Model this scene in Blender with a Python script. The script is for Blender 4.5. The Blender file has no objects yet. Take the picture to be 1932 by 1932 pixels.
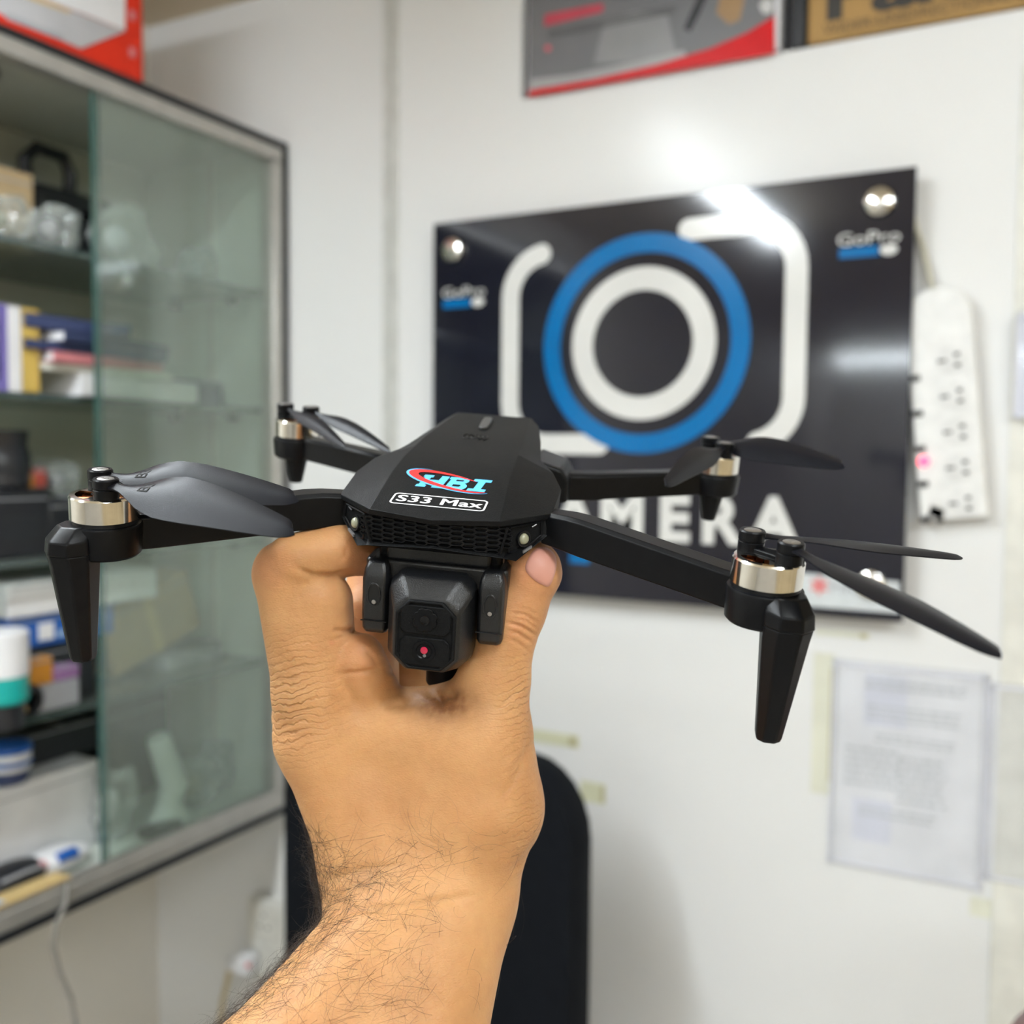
import bpy, bmesh, math, random
import numpy as np
from mathutils import Vector, Matrix, Quaternion
from mathutils.bvhtree import BVHTree
random.seed(7); rng = np.random.default_rng(7)
PI = math.pi
sc = bpy.context.scene
col = sc.collection

# ------------------------------------------------------------------ camera, world, lamps, exposure
EYE = 1.45
yaw = math.atan2(995, 1880.0); pitch = math.atan2(104, 1880.0); roll = 0.009
FW = np.array([-math.sin(yaw)*math.cos(pitch), math.cos(yaw)*math.cos(pitch), -math.sin(pitch)])
_rt = np.array([math.cos(yaw), math.sin(yaw), 0.0]); _dn = np.cross(FW, _rt)
RT = _rt*math.cos(roll) - _dn*math.sin(roll); DN = _dn*math.cos(roll) + _rt*math.sin(roll)
CR = np.stack([RT, DN, FW], 1)                      # camera axes (right, down, forward) in room axes
F_PX = 1880.0; C_PX = 966.0
cd = bpy.data.cameras.new('camera'); cam = bpy.data.objects.new('camera', cd); col.objects.link(cam)
cd.sensor_width = 36; cd.lens = 36*F_PX/1932; cd.clip_start = 0.02; cd.clip_end = 50
cam.matrix_world = Matrix(((RT[0], -DN[0], -FW[0], 0), (RT[1], -DN[1], -FW[1], 0), (RT[2], -DN[2], -FW[2], EYE), (0, 0, 0, 1)))
cd.dof.use_dof = True; cd.dof.focus_distance = 0.302; cd.dof.aperture_fstop = 9.3
sc.camera = cam
sc.view_settings.view_transform = 'Standard'; sc.view_settings.look = 'None'
sc.view_settings.gamma = 1; sc.view_settings.use_curve_mapping = False
sc.view_settings.exposure = 0.75
sc.cycles.use_denoising = True
sc.cycles.max_bounces = 10; sc.cycles.transparent_max_bounces = 24
w = bpy.data.worlds.new('world'); sc.world = w; w.use_nodes = True
w.node_tree.nodes['Background'].inputs[0].default_value = (0.9, 0.95, 1, 1)
w.node_tree.nodes['Background'].inputs[1].default_value = 0.3
ROOM = dict(x0=-1.396, x1=1.75, y0=-5.6, y1=1.27, h=EYE+0.74)
def tube_light(x, y, z, length, along, power, colr=(0.865, 0.945, 1.0)):
    ld = bpy.data.lights.new('tube_glow', 'AREA'); ld.shape = 'RECTANGLE'
    ld.size = length; ld.size_y = 0.10; ld.energy = power; ld.color = colr
    o = bpy.data.objects.new('tube_glow', ld); col.objects.link(o)
    o.location = (x, y, z); o.rotation_euler = (0, 0, 0 if along == 'x' else PI/2)
    return o
LAMPS = [  # x, y, length, along, power
    (-0.745, -0.125, 1.2, 'y', 8),
    (0.80, -0.15, 1.2, 'x', 3),
    (1.00, -2.00, 1.2, 'x', 7),  # added fill lamp out of view, brightens the back wall
    (-0.70, -4.80, 1.2, 'x', 6),
]
for (x, y, ln, al, pw) in LAMPS:
    tube_light(x, y, ROOM['h'] - 0.062, ln, al, pw)

# ------------------------------------------------------------------ helpers
def ray(px, py): return FW + RT*(px-C_PX)/F_PX + DN*(py-C_PX)/F_PX
def onY(px, py, Y):
    r = ray(px, py); r = r*Y/r[1]; return Vector((r[0], r[1], r[2]+EYE))
def onX(px, py, X):
    r = ray(px, py); r = r*X/r[0]; return Vector((r[0], r[1], r[2]+EYE))
def camv(v): r = CR @ np.asarray(v); return Vector((r[0], r[1], r[2]+EYE))

def mat(name, c, rough=0.5, metal=0.0, c2=None, scale=40.0, bump=0.0, bscale=200.0, spec=0.5, coat=0.0, emit=None, trans=0.0, rvar=0.0, detail=3.0):
    m = bpy.data.materials.new(name); m.use_nodes = True
    nt = m.node_tree; b = nt.nodes['Principled BSDF']
    tc = nt.nodes.new('ShaderNodeTexCoord')
    n = nt.nodes.new('ShaderNodeTexNoise'); n.inputs['Scale'].default_value = scale; n.inputs['Detail'].default_value = detail
    nt.links.new(tc.outputs['Object'], n.inputs['Vector'])
    r = nt.nodes.new('ShaderNodeValToRGB')
    c2 = c2 or tuple(min(1, x*0.9) for x in c)
    r.color_ramp.elements[0].position = 0.35; r.color_ramp.elements[1].position = 0.65
    r.color_ramp.elements[0].color = (*c2, 1); r.color_ramp.elements[1].color = (*c, 1)
    nt.links.new(n.outputs['Fac'], r.inputs['Fac']); nt.links.new(r.outputs['Color'], b.inputs['Base Color'])
    b.inputs['Roughness'].default_value = rough; b.inputs['Metallic'].default_value = metal
    b.inputs['Specular IOR Level'].default_value = spec; b.inputs['Coat Weight'].default_value = coat
    b.inputs['Coat Roughness'].default_value = 0.08
    if emit: b.inputs['Emission Color'].default_value = (*emit[:3], 1); b.inputs['Emission Strength'].default_value = emit[3]
    if trans: b.inputs['Transmission Weight'].default_value = trans
    if bump:
        n2 = nt.nodes.new('ShaderNodeTexNoise'); n2.inputs['Scale'].default_value = bscale; n2.inputs['Detail'].default_value = 2
        nt.links.new(tc.outputs['Object'], n2.inputs['Vector'])
        bp = nt.nodes.new('ShaderNodeBump'); bp.inputs['Strength'].default_value = bump; bp.inputs['Distance'].default_value = 0.0006
        nt.links.new(n2.outputs['Fac'], bp.inputs['Height']); nt.links.new(bp.outputs['Normal'], b.inputs['Normal'])
    return m
def glass_mat(name, tint, refl_rough=0.02, ior=1.5, haze=0.0):
    m = bpy.data.materials.new(name); m.use_nodes = True
    nt = m.node_tree; nt.nodes.remove(nt.nodes['Principled BSDF']); out = nt.nodes['Material Output']
    t = nt.nodes.new('ShaderNodeBsdfTransparent'); t.inputs[0].default_value = (*tint, 1)
    g = nt.nodes.new('ShaderNodeBsdfGlossy'); g.inputs['Roughness'].default_value = refl_rough
    fr = nt.nodes.new('ShaderNodeFresnel'); geo = nt.nodes.new('ShaderNodeNewGeometry')
    mr = nt.nodes.new('ShaderNodeMapRange'); mr.inputs['To Min'].default_value = ior; mr.inputs['To Max'].default_value = 1/ior
    nt.links.new(geo.outputs['Backfacing'], mr.inputs['Value']); nt.links.new(mr.outputs[0], fr.inputs['IOR'])   # thin slab: both faces reflect alike
    mx = nt.nodes.new('ShaderNodeMixShader')
    nt.links.new(fr.outputs[0], mx.inputs[0]); nt.links.new(t.outputs[0], mx.inputs[1]); nt.links.new(g.outputs[0], mx.inputs[2])
    last = mx
    if haze:
        d = nt.nodes.new('ShaderNodeBsdfDiffuse'); d.inputs[0].default_value = (0.8, 0.86, 0.82, 1)
        m2 = nt.nodes.new('ShaderNodeMixShader'); m2.inputs[0].default_value = haze
        nt.links.new(mx.outputs[0], m2.inputs[1]); nt.links.new(d.outputs[0], m2.inputs[2]); last = m2
    nt.links.new(last.outputs[0], out.inputs['Surface'])
    return m

def tag(o, label=None, cat=None, group=None, kind=None):
    if label: o['label'] = label
    if cat: o['category'] = cat
    if group: o['group'] = group
    if kind: o['kind'] = kind
    return o
def empty(name, loc, label, cat, group=None, rot=None):
    o = bpy.data.objects.new(name, None); col.objects.link(o); o.location = loc; o.empty_display_size = 0.02
    if rot is not None: o.rotation_euler = rot
    return tag(o, label, cat, group)
class MB:
    def __init__(s): s.bm = bmesh.new()
    def box(s, c, d, M=None, taper=None):
        vs = []
        for k in (-1, 1):
            tx = taper if (taper and k > 0) else 1.0
            for (i, j) in ((-1, -1), (1, -1), (1, 1), (-1, 1)):
                v = Vector((i*d[0]/2*tx, j*d[1]/2*tx, k*d[2]/2))
                if M is not None: v = M @ v
                vs.append(s.bm.verts.new(v + Vector(c)))
        for f in ((3, 2, 1, 0), (4, 5, 6, 7), (0, 1, 5, 4), (1, 2, 6, 5), (2, 3, 7, 6), (3, 0, 4, 7)): s.bm.faces.new([vs[i] for i in f])
        return s
    def loft(s, rings, cap=True, closed=True):
        R = [[s.bm.verts.new(Vector(p)) for p in r] for r in rings]
        n = len(R[0])
        for a, b in zip(R, R[1:]):
            for i in range(n if closed else n-1):
                j = (i+1) % n; s.bm.faces.new((a[i], a[j], b[j], b[i]))
        if cap and closed: s.bm.faces.new(R[0][::-1]); s.bm.faces.new(R[-1])
        return s
    def prism(s, poly, vec):
        vec = Vector(vec); return s.loft([[Vector(p) for p in poly], [Vector(p)+vec for p in poly]])
    def lathe(s, prof, c=(0, 0, 0), seg=32, M=None, cap=True):
        rings = []
        for (r, z) in prof:
            ring = []
            for i in range(seg):
                v = Vector((r*math.cos(2*PI*i/seg), r*math.sin(2*PI*i/seg), z))
                if M is not None: v = M @ v
                ring.append(v + Vector(c))
            rings.append(ring)
        return s.loft(rings, cap)
    def tube(s, pts, r, seg=8, cap=True):
        pts = [Vector(p) for p in pts]; rs = r if hasattr(r, '__len__') else [r]*len(pts)
        rings = []; up = None
        for i, p in enumerate(pts):
            t = (pts[min(i+1, len(pts)-1)] - pts[max(i-1, 0)]).normalized()
            if up is None: up = t.orthogonal().normalized()
            up = (up - t*up.dot(t)).normalized(); b = t.cross(up)
            rings.append([p + (up*math.cos(2*PI*k/seg) + b*math.sin(2*PI*k/seg))*rs[i] for k in range(seg)])
        return s.loft(rings, cap)
    def sphere(s, c, r, seg=16, sq=(1, 1, 1)):
        n = seg//2; rings = []
        for i in range(n+1):
            a = -PI/2 + PI*i/n; rr = max(math.cos(a), 0.02)*r
            rings.append([Vector(c) + Vector((rr*math.cos(2*PI*k/seg)*sq[0], rr*math.sin(2*PI*k/seg)*sq[1], math.sin(a)*r*sq[2])) for k in range(seg)])
        return s.loft(rings)
    def poly(s, pts): s.bm.faces.new([s.bm.verts.new(Vector(p)) for p in pts]); return s
    def build(s, name, m, parent=None, bevel=0.0, seg=2, smooth=35, M=None, fix=True, lim=28):
        me = bpy.data.meshes.new(name)
        if M is not None: s.bm.transform(M)
        if fix: bmesh.ops.recalc_face_normals(s.bm, faces=s.bm.faces[:])
        s.bm.to_mesh(me); s.bm.free()
        for mm in (m if isinstance(m, (list, tuple)) else [m]): me.materials.append(mm)
        if smooth:
            me.shade_smooth(); me.set_sharp_from_angle(angle=math.radians(smooth))
        o = bpy.data.objects.new(name, me); col.objects.link(o)
        if parent: o.parent = parent
        if bevel:
            b = o.modifiers.new('bevel', 'BEVEL'); b.width = bevel; b.segments = seg; b.limit_method = 'ANGLE'; b.angle_limit = math.radians(lim)
        return o
def text_obj(name, s, size, m, parent, M, bold=0.0, ext=0.0001, sx=1.0, space=1.0, align='CENTER', shear=0.0, thick=0.0):
    cu = bpy.data.curves.new('lettering', 'FONT'); cu.body = s; cu.size = size; cu.extrude = ext; cu.offset = bold
    cu.space_character = space; cu.align_x = align; cu.align_y = 'CENTER'; cu.shear = shear; cu.resolution_u = 4
    t = bpy.data.objects.new('lettering', cu); col.objects.link(t)
    dg = bpy.context.evaluated_depsgraph_get(); me = bpy.data.meshes.new_from_object(t.evaluated_get(dg))
    bpy.data.objects.remove(t); bpy.data.curves.remove(cu)
    if thick:
        b2 = bmesh.new()
        for dx, dy in ((0, 0), (thick, 0), (-thick, 0), (0, thick*.5), (0, -thick*.5)):
            m2 = me.copy(); m2.transform(Matrix.Translation((dx, dy, thick*.01*dx))); b2.from_mesh(m2); bpy.data.meshes.remove(m2)
        b2.to_mesh(me); b2.free()
    me.transform(M @ Matrix.Diagonal((sx, 1, 1, 1))); me.materials.clear(); me.materials.append(m); me.name = name
    o = bpy.data.objects.new(name, me); col.objects.link(o); o.parent = parent
    return o
def dup(root, loc=None, label=None):
    r = root.copy(); col.objects.link(r)
    if loc is not None: r.location = loc
    if label: r['label'] = label
    for ch in list(root.children):
        c = ch.copy(); col.objects.link(c); c.parent = r
        for g in list(ch.children):
            d = g.copy(); col.objects.link(d); d.parent = c
    return r

# ------------------------------------------------------------------ materials
M_ = {}
M_['wall'] = mat('white_laminate', (0.79, 0.79, 0.785), 0.23, c2=(0.775, 0.775, 0.77), scale=3, bump=0.03, bscale=14, spec=0.21)
M_['wall_l'] = mat('painted_plaster', (0.74, 0.71, 0.65), 0.5, c2=(0.70, 0.67, 0.61), scale=4, bump=0.1, bscale=60)
M_['wall_r'] = mat('wood_panel', (0.68, 0.55, 0.36), 0.45, c2=(0.60, 0.47, 0.28), scale=5)
M_['ceil'] = mat('ceiling_board', (0.80, 0.68, 0.51), 0.7, scale=5)
M_['floor'] = mat('floor_tile', (0.55, 0.53, 0.50), 0.35, scale=6)
M_['black'] = mat('matte_black_plastic', (0.0085, 0.0089, 0.0096), 0.46, c2=(0.0068, 0.0072, 0.0080), scale=300, bump=0.20, bscale=2600, spec=0.10)
M_['black2'] = mat('satin_black_plastic', (0.0045, 0.0048, 0.0058), 0.34, c2=(0.0035, 0.0038, 0.0048), scale=300, bump=0.05, bscale=2600, spec=0.16)
M_['gloss'] = mat('pebbled_black_plastic', (0.006, 0.0064, 0.0078), 0.32, scale=300, spec=0.52, bump=0.22, bscale=3200)
M_['blade'] = mat('propeller_plastic', (0.0060, 0.0064, 0.0092), 0.36, c2=(0.0052, 0.0056, 0.0080), scale=200, bump=0.07, bscale=3000, spec=0.11)
M_['void'] = mat('dark_recess', (0.004, 0.004, 0.004), 0.8)
M_['steel'] = mat('brushed_steel', (0.76, 0.745, 0.705), 0.13, 1.0, c2=(0.70, 0.685, 0.645), scale=300)
M_['screw'] = mat('screw_steel', (0.42, 0.41, 0.40), 0.42, 1.0)
M_['copper'] = mat('copper_wire', (0.85, 0.36, 0.16), 0.3, 1.0, scale=900)
M_['led'] = mat('led_dome', (0.30, 0.30, 0.21), 0.25, coat=0.6)
M_['chip'] = mat('chrome_accent', (0.20, 0.20, 0.21), 0.4, 0.3)
M_['blue'] = mat('blue_print', (0.10, 0.46, 0.86), 0.5)
M_['navy'] = mat('navy_print', (0.01, 0.09, 0.33), 0.5)
M_['red'] = mat('red_print', (0.80, 0.02, 0.02), 0.5)
M_['white'] = mat('white_print', (0.85, 0.85, 0.86), 0.5)
M_['redlens'] = mat('red_lens', (0.55, 0.01, 0.06), 0.15, coat=1)
M_['lens'] = mat('lens_glass', (0.004, 0.004, 0.005), 0.12, spec=0.3)
M_['greybtn'] = mat('grey_indicator', (0.030, 0.030, 0.030), 0.28)
M_['pinkgrey'] = mat('battery_label', (0.28, 0.20, 0.19), 0.3)

# ------------------------------------------------------------------ room shell
X0, X1, Y0, Y1, H = ROOM['x0'], ROOM['x1'], ROOM['y0'], ROOM['y1'], ROOM['h']
def struct(name, mb, m, **k):
    o = mb.build(name, m, **k); o['kind'] = 'structure'; return o
T = 0.1
struct('floor', MB().box(((X0+X1)/2, (Y0+Y1)/2, -T/2), (X1-X0+2*T, Y1-Y0+2*T, T)), M_['floor'], smooth=0)
struct('ceiling', MB().box(((X0+X1)/2, (Y0+Y1)/2, H+T/2), (X1-X0+2*T, Y1-Y0+2*T, T)), M_['ceil'], smooth=0)
ZN = EYE + 0.503; XN = onY(984, 183, Y1).x          # a niche above the sign holds the boxes
wb = MB().box(((X0+X1)/2, Y1+T/2, ZN/2), (X1-X0+2*T, T, ZN)).box(((X0-T+XN)/2, Y1+T/2, (ZN+H)/2), (XN-X0+T, T, H-ZN))
wb.box(((XN+X1+T)/2, Y1+T+.03, (ZN+H)/2), (X1+T-XN, .02, H-ZN))
struct('wall_back', wb, M_['wall'], smooth=0)
struct('wall_front', MB().box(((X0+X1)/2, Y0-T/2, H/2), (X1-X0+2*T, T, H)), M_['wall_l'], smooth=0)
struct('wall_left', MB().box((X0-T/2, (Y0+Y1)/2, H/2), (T, Y1-Y0, H)), M_['wall_l'], smooth=0)
struct('wall_right', MB().box((X1+T/2, (Y0+Y1)/2, H/2), (T, Y1-Y0, H)), M_['wall_r'], smooth=0)
p = onY(738, 400, Y1)
struct('trim_1', MB().box((p.x, Y1-0.002, H/2), (0.004, 0.004, H)).box((p.x-0.009, Y1-0.0015, H/2), (0.011, 0.003, H)).box((p.x+0.009, Y1-0.0015, H/2), (0.011, 0.003, H)), mat('panel_joint', (0.66, 0.66, 0.63), 0.35), smooth=0)
p = onY(1925, 400, Y1)
struct('trim_2', MB().box((p.x+0.022, Y1-0.0015, (EYE+0.44)/2), (0.05, 0.003, EYE+0.44)), mat('cream_trim', (0.78, 0.77, 0.71), 0.4), bevel=0.001)
tubem = mat('lit_tube', (0.9, 0.95, 0.9), 0.4, emit=(0.865, 0.945, 1.0, 52.0))
fixm = mat('lamp_enamel', (0.8, 0.8, 0.8), 0.4)
for i, (x, y, ln, al, pw) in enumerate(LAMPS):
    lab = ['ceiling tube lamp nearest the glass cabinet, mirrored in the black sign', 'ceiling tube lamp right of the camera by the wood wall', 'added unseen tube lamp behind the photographer, filling light on the back wall', 'ceiling tube lamp crossing the far end of the shop'][i]
    e = empty('tube_lamp', (x, y, H-0.03), lab, 'lamp', rot=(0, 0, 0 if al == 'x' else PI/2))
    MB().box((0, 0, 0.014), (ln+0.04, 0.06, 0.03)).build('lamp_body', fixm, e, bevel=0.004)
    MB().tube([(-ln/2, 0, -0.014), (ln/2, 0, -0.014)], 0.013, 12).build('fluorescent_tube', tubem, e)

# ------------------------------------------------------------------ the drone (local axes: x right, y away, z up; lengths in mm)
DM = np.array([[0.98864, 0.1379, 0.0598], [0.09165, -0.23776, -0.96699], [-0.11913, 0.96149, -0.2477]])
DC = np.array([-0.01537, -0.01129, 0.36402])
DW = CR @ DM
drone = bpy.data.objects.new('drone', None); col.objects.link(drone); drone.empty_display_size = 0.03
_l = camv(DC)
drone.matrix_world = Matrix([[*DW[0], _l.x], [*DW[1], _l.y], [*DW[2], _l.z], [0, 0, 0, 1]])
tag(drone, 'black folding quadcopter drone with camera gimbal, held up in the hand', 'drone')
MM = Matrix.Scale(0.001, 4)
def dz(y): return 2.0 + (y+60)*14.5/112
# top shell: crease line between deck and side facets, outer edge, skirts
CREASE = [(20.4, -61.6, 2.5), (19.9, -50, 6.2), (19.4, -38.5, 9.7), (19.0, -24.5, 12.2), (18.4, -11, 13.5), (17.8, 4, 14.75), (17.0, 19.6, 15.5), (16.2, 36.5, 16.1), (15.3, 52, 16.7)]
OUTER = [(34.6, -46, 2.3), (35.4, -24.8, 5.6), (31.5, -15.5, 9.0), (25.9, -3, 10.4), (24.8, 5, 10.7), (22.4, 26, 12.2), (19, 46.4, 14.6)]
_cy = [c[1] for c in CREASE]; _cz = [c[2] for c in CREASE]
def zdeck(y): return float(np.interp(y, [-66] + _cy, [1.7] + _cz)) if y < -61.6 else float(np.interp(y, _cy, _cz))
def dz(y): return 2.0 + (y+60)*14.5/112          # plane in which the printing is drawn
VIEW = Vector((59.6, -350.6, 80.2))
def onto(x, y, lift):                             # carries a drawn point on to the curved deck
    a = Vector((x, y, dz(y))); d = (a - VIEW); lo_, hi_ = 0.85, 1.06
    for _ in range(30):
        m = (lo_+hi_)/2; p_ = VIEW + d*m
        if p_.z > zdeck(p_.y): lo_ = m
        else: hi_ = m
    p_ = VIEW + d*lo_; p_.z += lift; return p_
def to_deck(mb):
    for v in mb.bm.verts: v.co = onto(v.co.x, v.co.y, v.co.z - dz(v.co.y))
    return mb
sh = MB()
def mir(p): return (-p[0], p[1], p[2])
V = {}
def vv(p):
    k = tuple(round(x, 3) for x in p)
    if k not in V: V[k] = sh.bm.verts.new(p)
    return V[k]
def face(*ps):
    try: sh.bm.faces.new([vv(p) for p in ps])
    except ValueError: pass
FRONT = (0, -65.6, 1.9)
face(FRONT, CREASE[0], CREASE[1], mir(CREASE[1]), mir(CREASE[0]))
for a, b in zip(CREASE[1:], CREASE[2:]): face(a, b, mir(b), mir(a))
bot = []
for sgn in (1, -1):
    g = (lambda p: p) if sgn > 0 else mir
    c = [g(p) for p in CREASE]; o = [g(p) for p in OUTER]
    for f in ((c[0], o[0], c[1]), (c[1], o[0], c[2]), (c[2], o[0], o[1], c[3]), (c[3], o[1], o[2], c[4]), (c[4], o[2], o[3]), (c[4], o[3], o[4], c[5]), (c[5], o[4], o[5], c[6]), (c[6], o[5], c[7]), (c[7], o[5], o[6]), (c[7], o[6], c[8])): face(*f)
    B = [g((x, y, z)) for x, y, z in ((34.0, -46.6, -4.6), (34.8, -24.6, -3.6), (31, -15, -3.6), (25.5, -3, -3.6), (24.5, 5, -3.6), (22, 26, -3.6), (18.8, 46.4, -3.6), (15, 55.5, -3.6))]
    up = o + [c[8]]
    L1, L2 = g((21.0, -60.9, 0.6)), g((34.2, -46.2, 0.8))          # under the front lip
    E1, E2 = g((20.6, -58.6, 0.3)), g((32.4, -46.6, 0.2))         # recessed face top
    E3, E4 = g((21.6, -57.4, -8.4)), g((32.4, -47.4, -4.2)); E5 = g((25.4, -54.6, -9.6))
    C0, C1 = g((21.4, -60.2, -9.6)), g((25.4, -57.0, -11.2))
    for a, b, c_, d_ in zip(B, B[1:], up[1:], up): face(a, b, c_, d_)
    face(c[0], L1, L2, o[0]); face(L1, E1, E2, L2)
    face(E1, E3, E5); face(E1, E5, E4, E2)
    face(E3, C0, C1, E5); face(E5, C1, B[0], E4); face(E4, B[0], L2, E2); face(L2, B[0], o[0])
    cF, lF, eF, e2F, bF = FRONT, (0, -64.8, 0.2), (0, -62.0, -0.1), (0, -60.8, -6.3), (0, -63.4, -7.6)
    face(cF, lF, L1, c[0]); face(lF, eF, E1, L1); face(eF, e2F, E3, E1); face(e2F, bF, C0, E3)
    bot.append([C0, C1] + B)
face(CREASE[8], bot[0][-1], bot[1][-1], mir(CREASE[8]))
face((0, -63.4, -7.6), *bot[0], *bot[1][::-1])
sh.build('top_shell', M_['black'], drone, bevel=0.0007, seg=3, smooth=9, M=MM, lim=9)
# front grille lattice: rings of elongated hexagons
gm = MB()
px_, pz_ = 3.65, 1.62
def fpt(x, z, off=0.0):      # point on the recessed front face
    t = min(1.0, abs(x)/21.0)
    return (x, -62.0 + t**1.4*3.5 + (-z)*0.13 - off, z)
for cx_i in range(-6, 7):
    for rz in range(-1, 6):
        cx = cx_i*px_; cz = -0.9 - rz*pz_ - (pz_/2 if cx_i % 2 else 0)
        lim = 23.2 - (-cz)*0.22; zlo = -6.6 - 2.2*(abs(cx)/21.0)
        if abs(cx) > lim or cz > 0.4 or cz < zlo: continue
        e = 0.42; hw = px_/2
        def hexr(s, sz): return [(cx+a*s, max(zlo-.4, min(0.5, cz+b*sz))) for a, b in ((-(hw-e), -pz_/2), (hw-e, -pz_/2), (hw+e, 0), (hw-e, pz_/2), (-(hw-e), pz_/2), (-(hw+e), 0))]
        O, I = hexr(1.0, 1.0), hexr(0.82, 0.62)
        if max(b for a, b in I) - min(b for a, b in I) < 0.3: I = hexr(0.75, 0.15)
        o = [gm.bm.verts.new(fpt(*q, 1.5)) for q in O]; i1 = [gm.bm.verts.new(fpt(*q, 1.5)) for q in I]; i2 = [gm.bm.verts.new(fpt(*q, 0.1)) for q in I]
        for k in range(6):
            j = (k+1) % 6
            gm.bm.faces.new((o[k], o[j], i1[j], i1[k])); gm.bm.faces.new((i1[k], i1[j], i2[j], i2[k]))
grille = gm.build('front_grille', M_['black2'], drone, smooth=0, M=MM, fix=False)
for s in (-1, 1):
    MB().tube([fpt(s*22.6, 0.3, 1.6), fpt(s*20.6, -8.6, 1.6)], 0.45, 6).build('grille_edge', M_['black2'], drone, M=MM)
MB().loft([[fpt(x, 0.2, .05), fpt(x, -6.2-2.2*abs(x)/21, .05), fpt(x, -6.2-2.2*abs(x)/21, -.3), fpt(x, 0.2, -.3)] for x in (-20.5, -14, -7, 0, 7, 14, 20.5)]).build('grille_mesh_backing', M_['void'], drone, smooth=0, M=MM)
# headlights
for s in (-1, 1):
    n = Vector((s*0.70, -0.70, 0.12)).normalized(); c = Vector((s*27.0, -53.6, -4.6))
    MQ = n.to_track_quat('Z', 'Y').to_matrix()
    h = MB().lathe([(2.6, -1.0), (2.6, 0.35), (2.0, 0.35), (1.8, -0.4)], c, 24, MQ).build('headlight', M_['gloss'], drone, M=MM)
    MB().lathe([(1.8, -0.6), (1.75, 0.3), (1.4, 0.9), (0.8, 1.2), (0.1, 1.3)], c, 20, MQ).build('headlight_lens', M_['led'], h, M=MM)['label'] = 'pale yellow light dome'
    up = (MQ @ Vector((0, 1, 0)))
    d = Vector((s*0.75, 0.62, 0.45)).normalized()
    q = Vector((s*27.6, -53.0, -8.0)) + n*0.6
    MB().loft([[q-d*1.7+Vector((0, 0, .42)), q-d*1.7-Vector((0, 0, .42)), q-d*1.7-Vector((0, 0, .42))+n*.7, q-d*1.7+Vector((0, 0, .42))+n*.7], [q+d*1.7+Vector((0, 0, .42)), q+d*1.7-Vector((0, 0, .42)), q+d*1.7-Vector((0, 0, .42))+n*.7, q+d*1.7+Vector((0, 0, .42))+n*.7]]).build('accent_bar', M_['chip'], drone, M=MM)['label'] = 'silver accent bar under headlight'
    q = Vector((s*29.4, -50.2, -0.9)) + n*0.5
    MB().tube([q-d*0.9, q+d*0.9], 0.22, 5).build('accent_bar', M_['chip'], drone, M=MM)
    fr = [Vector((s*22.6, -57.0, -0.4)), Vector((s*31.0, -48.2, -0.1)), Vector((s*31.4, -48.1, -4.3)), Vector((s*25.6, -54.6, -9.2)), Vector((s*22.6, -57.0, -8.4))]
    MB().tube([p_ + n*0.7 for p_ in fr + fr[:1]], 0.32, 5).build('headlight_frame', M_['black2'], drone, M=MM)
# deck fittings and printing; DKM maps deck-plane (x, y, height) to drone space
sl = math.atan(14.5/112); cs = math.cos(sl)
def DKM(x, y, lift=0.12): return Matrix.Translation((x, y, dz(y)+lift)) @ Matrix.Rotation(sl, 4, 'X')
def deck_shape(mb, polys, lift=0.15, th=0.05):
    for P in polys: mb.loft([[onto(x, y, lift) for x, y in P], [onto(x, y, lift+th) for x, y in P]])
    return mb
K = DKM(-1.4, 39)
to_deck(MB().loft([[K @ Vector((a*1.9, b*7.6, z)) for a, b in [(math.cos(t*PI/8), math.sin(t*PI/8)*0.25 + (0.75 if 0 < t % 16 < 8 else (-0.75 if t % 16 > 8 else 0))) for t in range(16)]] for z in (-0.3, 0.85)])).build('power_button', M_['greybtn'], drone, bevel=0.0004, M=MM)['label'] = 'raised grey battery button'
rg = MB()
def arc(cx, cy, r, a0, a1, n=10): return [(cx+r*math.cos(math.radians(a0+(a1-a0)*k/n)), cy+r*1.0*math.sin(math.radians(a0+(a1-a0)*k/n))) for k in range(n+1)]
for pts in (arc(-2.4, 21, 1.5, 120, 420), [(-2.4, 21.2), (-2.4, 24.4)], arc(-2.6, 21, 2.9, 120, 240), arc(-2.2, 21, 2.9, -60, 60), arc(-2.8, 21, 4.4, 135, 225), arc(-2.0, 21, 4.4, -45, 45)):
    rg.tube([(x, y, dz(y)+0.05) for x, y in pts], 0.28, 6)
to_deck(rg).build('power_symbol', M_['black2'], drone, M=MM)
# HBI lettering: hand-drawn slab capitals in a unit box, sheared like the print
def hbi(P, x0, w): return [(x0 + px*w + (py-0.5)*0.9, -36.8 + py*11.6) for px, py in P]
Hs = [[(0, 0), (.34, 0), (.34, .18), (.28, .18), (.28, .40), (.62, .40), (.62, .18), (.56, .18), (.56, 0), (.95, 0), (.95, .18), (.89, .18), (.89, 1), (.62, 1), (.62, .62), (.28, .62), (.28, .82), (.34, .82), (.34, 1), (0, 1), (0, .82), (.06, .82), (.06, .18), (0, .18)]]
Is = [[(0, 0), (1, 0), (1, .2), (.70, .2), (.70, .8), (1, .8), (1, 1), (0, 1), (0, .8), (.30, .8), (.30, .2), (0, .2)]]
def arcn(cx, cy, rx, ry, a0, a1, n=8): return [(cx+rx*math.cos(math.radians(a0+(a1-a0)*k/n)), cy+ry*math.sin(math.radians(a0+(a1-a0)*k/n))) for k in range(n+1)]
Bo = [(0, 0)] + arcn(.70, .27, .28, .27, -90, 70) + arcn(.66, .75, .25, .25, -50, 90) + [(0, 1), (0, .82), (.08, .82), (.08, .18), (0, .18)]
def letter_mesh(mb, polys, x0, w_, holes=()):
    for P in polys: deck_shape(mb, [hbi(P, x0, w_)], 0.10, 0.06)
lt = MB(); sd = MB()
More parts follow.
